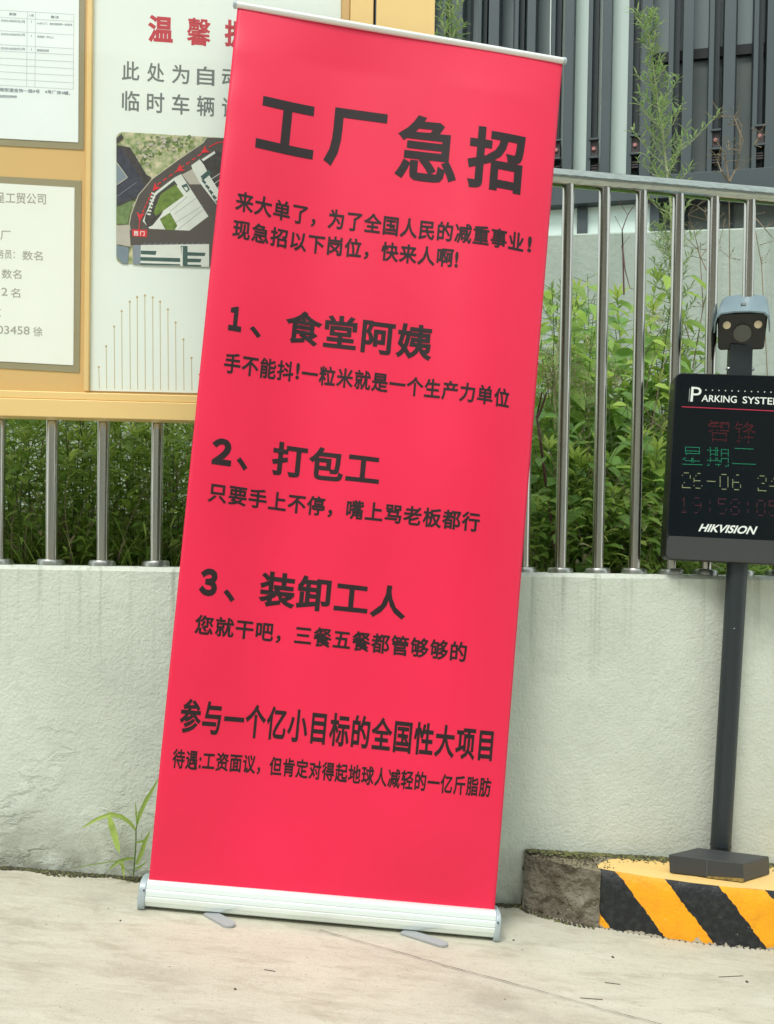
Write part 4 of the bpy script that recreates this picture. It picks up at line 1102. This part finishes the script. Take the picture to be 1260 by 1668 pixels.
def stem_pts(base_, h, lean, n=6, wob=.02):
    P_ = []; d = Vector((random.uniform(-1, 1), random.uniform(-1, 1), 0)).normalized() if lean is None else Vector(lean)
    ph = random.uniform(0, 6)
    for i in range(n+1):
        t = i/n; P_.append(Vector(base_)+Vector((0, 0, h*t))+d*(h*t*t)+Vector((math.sin(ph+t*5), math.cos(ph*1.3+t*4), 0))*wob*t)
    return P_
def at_pts(P_, t):
    f = t*(len(P_)-1); i = min(int(f), len(P_)-2); return P_[i]+(P_[i+1]-P_[i])*(f-i)
def lance_leaves(mb, P_, n, L, W, t0=.1, ta=.1, tb=.9, y=0, dr=.35, up_in=.5):
    ph = random.uniform(0, 6)
    for k in range(n):
        t = t0+(1-t0)*(k+random.random()*.5)/n; p = at_pts(P_, min(1, t)); a = ph+k*2.4
        el = up_in*(.5+.9*t)+random.uniform(-.2, .2)
        d = Vector((math.cos(a)*math.cos(el), math.sin(a)*math.cos(el), math.sin(el)))
        l = L*random.uniform(.7, 1.15)*(1-.45*t**3)
        leaf(mb, p, d, Vector((0, 0, 1)), l, W*random.uniform(.8, 1.2), dr*random.uniform(.4, 1.5), tone(ta, tb, y))
def finish(name, loc, parts, label, cat, group=None):
    root = empty(name, loc, label=label, category=cat)
    if group: root['group'] = group
    for nm, mb, m in parts:
        if mb.f: mb.build(nm, m, root)
    return root
def lance_weed(x, y, z, h, label, group, nst=3, L=.10, W=.014, ys=0):
    st, lf = MB(), MB()
    for _ in range(nst):
        ln_ = Vector((random.uniform(-.16, .16), random.uniform(-.14, .1), 0)); hh = h*random.uniform(.75, 1.05)
        P_ = stem_pts((x+random.uniform(-.04, .04), y+random.uniform(-.04, .04), z), hh, ln_)
        st.tube(P_, [.0028*(1-.6*i/6) for i in range(7)], 5, col=(.4, 0, 0, 1)); lance_leaves(lf, P_, int(hh*72), L, W, .08, .1, .95, ys)
        tip = P_[-1]
        for k in range(9):
            a = k*2.4; d = Vector((math.cos(a)*.7, math.sin(a)*.7, .8)); leaf(lf, tip, d, Vector((0, 0, 1)), L*.75, W, .2, tone(.5, 1, ys+.15))
    return finish('lance_leaf_weed', (x, y, z), [('stem', st, M['stem']), ('leaves', lf, M['leafA'])], label, 'weed', group)
def broad_weed(x, y, z, h, label, group, L=.085, ys=0.05, nst=3, sm='stem', br=1.0):
    st, lf = MB(), MB()
    for _ in range(nst):
        ln_ = Vector((random.uniform(-.25, .25), random.uniform(-.3, .1), 0))*br; hh = h*random.uniform(.7, 1.05)
        P_ = stem_pts((x+random.uniform(-.05, .05), y+random.uniform(-.04, .04), z), hh, ln_, wob=.03)
        st.tube(P_, [.0035*(1-.6*i/6) for i in range(7)], 5)
        nl = int(hh*46); ph = random.uniform(0, 6)
        for k in range(nl):
            t = .12+.88*(k+random.random()*.6)/nl; p = at_pts(P_, min(1, t)); a = ph+k*2.4
            d = Vector((math.cos(a), math.sin(a), .25)).normalized(); q_ = p+d*random.uniform(.03, .08)
            st.tube([p, q_], .0011, 4, caps=False)
            l = L*random.uniform(.55, 1.2)*(1-.3*t**3)
            d2 = Vector((d.x, d.y, random.uniform(-.55, .25)))
            leaf(lf, q_, d2, Vector((random.uniform(-.3, .3), random.uniform(-.8, -.1), 1)), l, l*random.uniform(.5, .68), random.uniform(.1, .5), tone(.05, .95, ys), 'broad')
    return finish('broad_leaf_weed', (x, y, z), [('stem', st, M[sm]), ('leaves', lf, M['leafB'])], label, 'weed', group)
def behind(px, d):                                  # point on the bed, d metres behind the wall face, under photo column px
    R = ray(px, 900); 
    x = R.x/R.y*(2.8+d); x = R.x/R.y*(wy(max(-4, min(4, x)))+d)
    return x, wy(max(-4, min(4, x)))+d, .80+.10*max(0, d-.18)
random.seed(21)
def place_words(px, d, used={}):
    if px < 400: posts = [(-3, 'the left photo edge'), (83.5, 'the first post'), (166.5, 'the second post'), (253.5, 'the third post'), (337, 'the banner')]; tail = ', under notice board'
    else: posts = [(853, 'the banner'), (913, 'the first post'), (974, 'the second post'), (1034, 'the third post'), (1092, 'the fourth post'), (1150, 'the display pole'), (1209, 'the right photo edge')]; tail = ', right of banner'
    if px < posts[0][0]: w = 'left of '+posts[0][1].replace('the ', '')
    elif px >= posts[-1][0]: w = 'right of '+posts[-1][1].replace('the ', '')
    else:
        k = max(i for i in range(len(posts)) if px >= posts[i][0]); w = 'right of '+posts[k][1].replace('the ', '')
    row = 'front row' if d < .52 else 'second row' if d < .78 else 'back row'
    return row, w, tail
_lab = {}
def weed_label(kind, px, d, h):
    row, w, tail = place_words(px, d); size = 'low' if h < .4 else 'tall' if h > .75 else 'mid-height'
    t = f'{size} {kind} weed, {row}, {w}{tail}'
    _lab[t] = _lab.get(t, 0)+1
    if _lab[t] == 2: t = f'another {t}'
    return t
# left, seen under the notice board
lg = 'narrow leaved weeds behind the railing under the notice board'
for px, d, h in [(-30, .5, .55), (22, .42, .5), (60, .6, .6), (100, .45, .5), (128, .55, .62), (150, .8, .7), (196, .42, .45), (215, .6, .6), (232, .48, .5), (275, .45, .48), (290, .7, .65), (318, .5, .5), (350, .6, .6), (12, .9, .8), (78, 1.0, .85), (120, 1.1, .9), (180, 1.0, .85), (240, 1.05, .85), (300, 1.1, .9)]:
    x, y, z = behind(px, d); lance_weed(x, y, z, h, weed_label('narrow leaved', px, d, h), lg, 4, .10, .013, random.choice((0, .08, .25)))
# right, broad leaved
rg = 'broad leaved weeds between the railing and the retaining wall'
for px, d, h in [(868, .45, .38), (890, .6, .62), (905, .8, .95), (930, .5, .5), (950, .9, 1.12), (962, .38, .36), (985, .7, .78), (1005, .42, .36), (1020, .9, 1.05), (1050, .55, .5), (1068, .8, .82), (1085, .45, .42), (880, 1.1, 1.15), (940, 1.3, 1.2), (1000, 1.2, 1.15), (1060, 1.2, .95), (1105, .7, .45), (1140, .6, .3), (1200, .6, .22), (1250, .6, .26)]:
    x, y, z = behind(px, d); broad_weed(x, y, z, h, weed_label('broad leaved', px, d, h), rg, .085 if d < .6 else .125, random.choice((.03, .1, .35)), 3)
for px, d, h in [(915, .4, .42), (970, .38, .4), (1030, .45, .45), (1075, .42, .4), (900, .95, .98), (1015, 1.0, 1.05), (1100, .9, .62), (1170, .9, .3), (1230, .8, .3), (1045, .7, .78)]:
    x, y, z = behind(px, d); lance_weed(x, y, z, h, weed_label('narrow leaved', px, d, h), 'narrow leaved weeds right of the banner', 3, .11, .014, .12)
# low undergrowth: stuff
mb = MB()
for _ in range(21000):
    rt = random.random() < .45
    px = random.uniform(840, 1330) if rt else random.uniform(-120, 380)
    d = .24+random.random()**1.2*(2.4 if not rt else 1.9); x, y, z = behind(px, d)
    hm = (.16+.42*d if rt else .30+.55*d)
    if rt: hm *= max(.25, min(1, (1170-px)/120)) if px > 1060 else 1
    if px < 0 or 300 < px < 400: pass
    zz = z+random.random()**1.1*hm; a = random.uniform(0, 6.28)
    if random.random() < .55: leaf(mb, Vector((x, y, zz)), Vector((math.cos(a), math.sin(a), random.uniform(-.2, .9))), Vector((0, 0, 1)), random.uniform(.04, .10), random.uniform(.006, .012), .4, tone(0, .75, random.choice((0, 0, .1))), 'lance')
    else: leaf(mb, Vector((x, y, zz)), Vector((math.cos(a), math.sin(a), random.uniform(-.4, .4))), Vector((0, -.4, 1)), random.uniform(.025, .055), random.uniform(.016, .032), .3, tone(0, .8, random.choice((0, .05, .2))), 'broad')
for _ in range(1600):                                # grass blades over the wall edge and upright culms
    rt = random.random() < .45; px = random.uniform(850, 1330) if rt else random.uniform(-120, 380)
    x, y, z = behind(px, random.uniform(.22, .8)); a = random.uniform(0, 6.28)
    leaf(mb, Vector((x, y, z)), Vector((math.cos(a)*.4, math.sin(a)*.4, 1)), Vector((1, 0, .2)), random.uniform(.12, .34)*(1 if not rt else .6), .006, .35, tone(.1, .9, random.choice((0, 0, .3))), 'blade')
mb.build('undergrowth', M['leafA'], kind='stuff')
mb = MB()
for _ in range(260):
    rt = random.random() < .6; px = random.uniform(850, 1200) if rt else random.uniform(-100, 360)
    x, y, z = behind(px, random.uniform(.25, 1.3)); P_ = stem_pts((x, y, z), random.uniform(.2, .6)*(1 if px < 1080 else .5), Vector((random.uniform(-.7, .7), random.uniform(-.3, .3), 0)))
    mb.tube(P_, [.0018*(1-.5*i/6) for i in range(7)], 4, caps=False)
mb.build('dry_stalks', M['drystem'], kind='stuff')

mb = MB()
for _ in range(1500):
    rt = random.random() < .6; px = random.uniform(850, 1200) if rt else random.uniform(-100, 370)
    d = random.uniform(.24, 1.3); x, y, z = behind(px, d); a = random.uniform(0, 6.28); hz = random.random()**2*(.1+.45*d)*(1 if px < 1080 else .5)
    leaf(mb, Vector((x, y, z+hz)), Vector((math.cos(a), math.sin(a), random.uniform(-1, .4))), Vector((0, -.3, 1)), random.uniform(.02, .07), random.uniform(.006, .02), .5, tone(0, .9, random.choice((0, 0, .3))), random.choice(('lance', 'broad')))
mb.build('dead_leaves', M['leafD'], kind='stuff')
# tall wispy weeds rising above the rail
def tall_weed(pts, D, label, name='tall_weed', dens=1.0, tipn=1.0, side=None, thick=.006):
    """pts: photo points of the main stem from foot to tip at distance D"""
    P0 = [at_depth(x, y, D+random.uniform(-.03, .03)) for x, y in pts]
    st, lf = MB(), MB(); n = len(P0); st.tube(P0, [thick*(1-.75*i/(n-1)) for i in range(n)], 7, col=None)
    L0 = sum((a-b).length for a, b in zip(P0, P0[1:]))
    nb = int(L0*34*dens); ph = 0
    for k in range(nb):
        t = .05+.95*k/nb; p = at_pts(P0, t); a = k*2.4; g = side(t) if side else 1
        bl_ = (.045+.17*g*(1-t)**.8)*random.uniform(.5, 1.1)
        d = Vector((math.cos(a), math.sin(a)*.7, random.uniform(.5, 1.1))).normalized()
        e = p+d*bl_; m1 = p+d*bl_*.5+Vector((0, 0, -.01)); st.tube([p, m1, e], [.0022, .0016, .0008], 4, caps=False)
        nl = int(9+bl_*95)
        for j in range(nl):
            q = p+(e-p)*((j+1)/nl); b = j*2.4
            leaf(lf, q, Vector((math.cos(b), math.sin(b), random.uniform(.2, 1.0)))+d*.6, Vector((0, 0, 1)), random.uniform(.025, .058), random.uniform(.0045, .0085), .3, tone(.1, 1, random.choice((0, .1, .25))))
    return finish(name, P0[0], [('stem', st, M['palestem']), ('leaves', lf, M['leafC'])], label, 'weed')
tall_weed([(1102, 700), (1098, 560), (1096, 440), (1092, 330), (1085, 270), (1079, 215), (1071, 165), (1064, 110), (1057, 60), (1051, 22)], 3.65,
          'tallest pale green weed rising above the steel handrail in front of the fins', side=lambda t: .35+1.3*max(0, 1-abs(t-.45)/.28), dens=1.25)
tall_weed([(735, 700), (736, 400), (735, 200), (732, 90), (733, 40), (731, -30)], 3.6, 'slim green weed rising behind the top edge of the banner', side=lambda t: .5, dens=.9)
tall_weed([(1130, 800), (1118, 640), (1105, 520), (1092, 430), (1080, 350)], 3.9, 'leafy weed stem behind the rail left of the number plate camera', side=lambda t: 1.0, dens=1.1)
tall_weed([(905, 760), (903, 640), (912, 520), (918, 470)], 3.5, 'loose weed with fine leaves just right of the banner edge', side=lambda t: .8, dens=1.0)
# dry branching twigs
def twig(pts_list, D, label, m='drystem', seeds=True, r0=.003):
    st, sd_ = MB(), MB()
    for pts in pts_list:
        P0 = [at_depth(x, y, D+random.uniform(-.05, .05)) for x, y in pts]; n = len(P0)
        st.tube(P0, [r0*(1-.6*i/(n-1)) for i in range(n)], 5, caps=False)
        for p in P0[1:]:
            for _ in range(3 if seeds else 1):
                d = Vector((random.uniform(-1, 1), random.uniform(-.5, .5), random.uniform(-.2, 1))).normalized()*random.uniform(.02, .07)
                st.tube([p, p+d], .0009, 4, caps=False)
                if seeds:
                    for q in range(2): clod(sd_, p+d*random.uniform(.5, 1), random.uniform(.002, .0045))
    foot_ = at_depth(*pts_list[0][0], D)
    return finish('dry_twig', foot_, [('stem', st, M[m]), ('seed_heads', sd_, M['drystem'])], label, 'twig')
twig([[(1190, 640), (1188, 420), (1187, 296)], [(1187, 296), (1175, 280), (1168, 262), (1165, 252)], [(1187, 296), (1182, 262), (1180, 248)], [(1188, 296), (1198, 276), (1204, 250), (1208, 205), (1202, 195)], [(1208, 225), (1195, 190), (1175, 190), (1163, 193)], [(1205, 245), (1190, 243), (1186, 244)]], 3.7, 'dry pale branching twig above the handrail at the right')
twig([[(1250, 620), (1240, 430), (1225, 350), (1215, 320)], [(1225, 350), (1245, 372), (1262, 392)], [(1240, 240), (1228, 236), (1238, 215)]], 3.8, 'thin dark twig above the number plate camera', r0=.0022)
twig([[(1016, 480), (1014, 400), (1013, 375), (1022, 350), (1036, 330)], [(1013, 400), (1018, 440), (1026, 470)]], 3.6, 'bent dark stem against the retaining wall', m='redstem', seeds=False)
twig([[(1128, 600), (1145, 500), (1140, 420), (1130, 375), (1120, 350)], [(1140, 420), (1155, 400), (1155, 372), (1148, 345), (1135, 335)], [(1125, 560), (1100, 480), (1098, 410)], [(1145, 500), (1165, 420), (1178, 370)], [(1150, 440), (1135, 405), (1115, 385)]], 3.75, 'tangled dry twigs with seed heads behind the railing', r0=.0024)
twig([[(905, 900), (893, 820), (880, 720), (874, 680), (882, 640)], [(874, 680), (880, 670), (890, 640)]], 3.25, 'dark red weed stem close to the right edge of the banner', m='redstem', seeds=False, r0=.006)
twig([[(1060, 700), (1075, 620), (1088, 560)], [(1045, 660), (1068, 690), (1092, 705)], [(1050, 640), (1062, 590), (1085, 540)], [(1000, 650), (1030, 672), (1060, 690)]], 3.3, 'crossing dry stalks among the weeds left of the parking display', seeds=False, r0=.002)
# hanging brown seed clusters
mb = MB()
for cx_, cy_, n in ((895, 615, 500), (955, 640, 320), (935, 600, 200), (1000, 610, 120)):
    for _ in range(n):
        dx = random.gauss(0, 13); dy = random.gauss(0, 24)
        leaf(mb, at_depth(cx_+dx+dy*.25, cy_+dy, 3.45+random.uniform(-.08, .08)), Vector((random.uniform(-1, 1), random.uniform(-1, 1), random.uniform(-1, .3))), Vector((0, 0, 1)), random.uniform(.006, .014), .004, .3, tone(0, .8, random.choice((0, 0, .3))))
for cx_, cy_ in ((957, 558), (1003, 617), (1075, 520), (1063, 515)):
    for _ in range(60): leaf(mb, at_depth(cx_+random.gauss(0, 4), cy_+random.gauss(0, 9), 3.3), Vector((random.uniform(-1, 1), random.uniform(-1, 1), random.uniform(-.5, 1))), Vector((0, 0, 1)), .010, .0035, .2, (1, 1, 0, 1))
mb.build('seed_heads', M['leafD'], kind='stuff')
# a few single bright leaves near the posts
st, lf = MB(), MB()
for x, y, dx, dz, l in ((1028, 650, 1, .15, .05), (1066, 628, 1, -.15, .05), (1035, 590, -.4, -.05, .035), (1020, 660, -1, .1, .045), (1062, 555, 1, -.3, .045), (1075, 640, .8, -.5, .04)):
    p = at_depth(x, y, 3.02); leaf(lf, p, Vector((dx, -.15, dz)), Vector((0, -.8, 1)), l, l*.55, .15, (.9, .8, 0, 1), 'broad')
    st.tube([p, p+Vector((-.02*dx, .05, -.05)), at_depth(1050, 700, 3.2)], .0009, 4, caps=False)
finish('vine_shoot', at_depth(1050, 700, 3.2), [('stem', st, M['stem']), ('leaves', lf, M['leafB'])], 'vine shoot with a few yellow green leaves beside the third post right of the banner', 'weed')
# young reed at the foot of the wall
def reed():
    D = 2.70; st, lf = MB(), MB()
    P0 = [at_depth(x, y, D) for x, y in [(217, 1428), (219, 1400), (221, 1372), (221, 1352), (223, 1340)]]; st.tube(P0, [.0024, .0022, .002, .0018, .0012], 6)
    def blade(pts, wd, c):
        P_ = [at_depth(x, y, D-.01*i) for i, (x, y) in enumerate(pts)]; n = len(P_); vs = []
        for i, p in enumerate(P_):
            t = i/(n-1); w_ = wd*(math.sin(math.pi*min(1, .12+t*.88))**.7 if t < 1 else 0)/2
            d = (P_[min(i+1, n-1)]-P_[max(0, i-1)]).normalized(); s = d.cross(Vector((.1, -1, .35))).normalized()
            vs += [p+s*w_+Vector((0, -.002, 0)), p, p-s*w_+Vector((0, -.002, 0))]
        lf.add(vs, [(3*i, 3*i+1, 3*i+4, 3*i+3) for i in range(n-1)]+[(3*i+1, 3*i+2, 3*i+5, 3*i+4) for i in range(n-1)], 0, c)
    blade([(221, 1352), (212, 1340), (198, 1330), (180, 1326), (160, 1333), (144, 1342), (130, 1350)], .011, (.75, .35, 0, 1))
    blade([(177, 1326), (181, 1342), (187, 1362), (191, 1378), (195, 1391)], .017, (.9, .45, 0, 1)); blade([(177, 1328), (176, 1320)], .003, (.5, 0, 0, 1))
    blade([(223, 1342), (228, 1325), (237, 1305), (247, 1288), (262, 1262)], .011, (.7, .2, 0, 1)); blade([(223, 1345), (222, 1325), (220, 1304)], .005, (.7, .2, 0, 1))
    blade([(219, 1398), (208, 1398), (195, 1402), (183, 1411), (176, 1418)], .009, (.35, .15, 0, 1)); blade([(197, 1400), (200, 1412), (202, 1432)], .009, (.9, .5, 0, 1))
    blade([(221, 1372), (232, 1370), (242, 1368)], .007, (.4, .1, 0, 1)); blade([(222, 1408), (230, 1390), (236, 1370), (246, 1350)], .012, (.6, .3, 0, 1)); blade([(219, 1415), (228, 1412), (240, 1402)], .006, (.4, .1, 0, 1))
    blade([(230, 1358), (231, 1370)], .004, (.3, 0, 0, 1)); blade([(215, 1425), (190, 1402), (150, 1408), (110, 1415)], .003, (.2, .1, 0, 1))
    finish('reed_seedling', P0[0], [('stem', st, M['stem']), ('leaves', lf, M['leafA'])], 'young reed with arching blades at the wall foot left of the banner', 'weed')
reed()
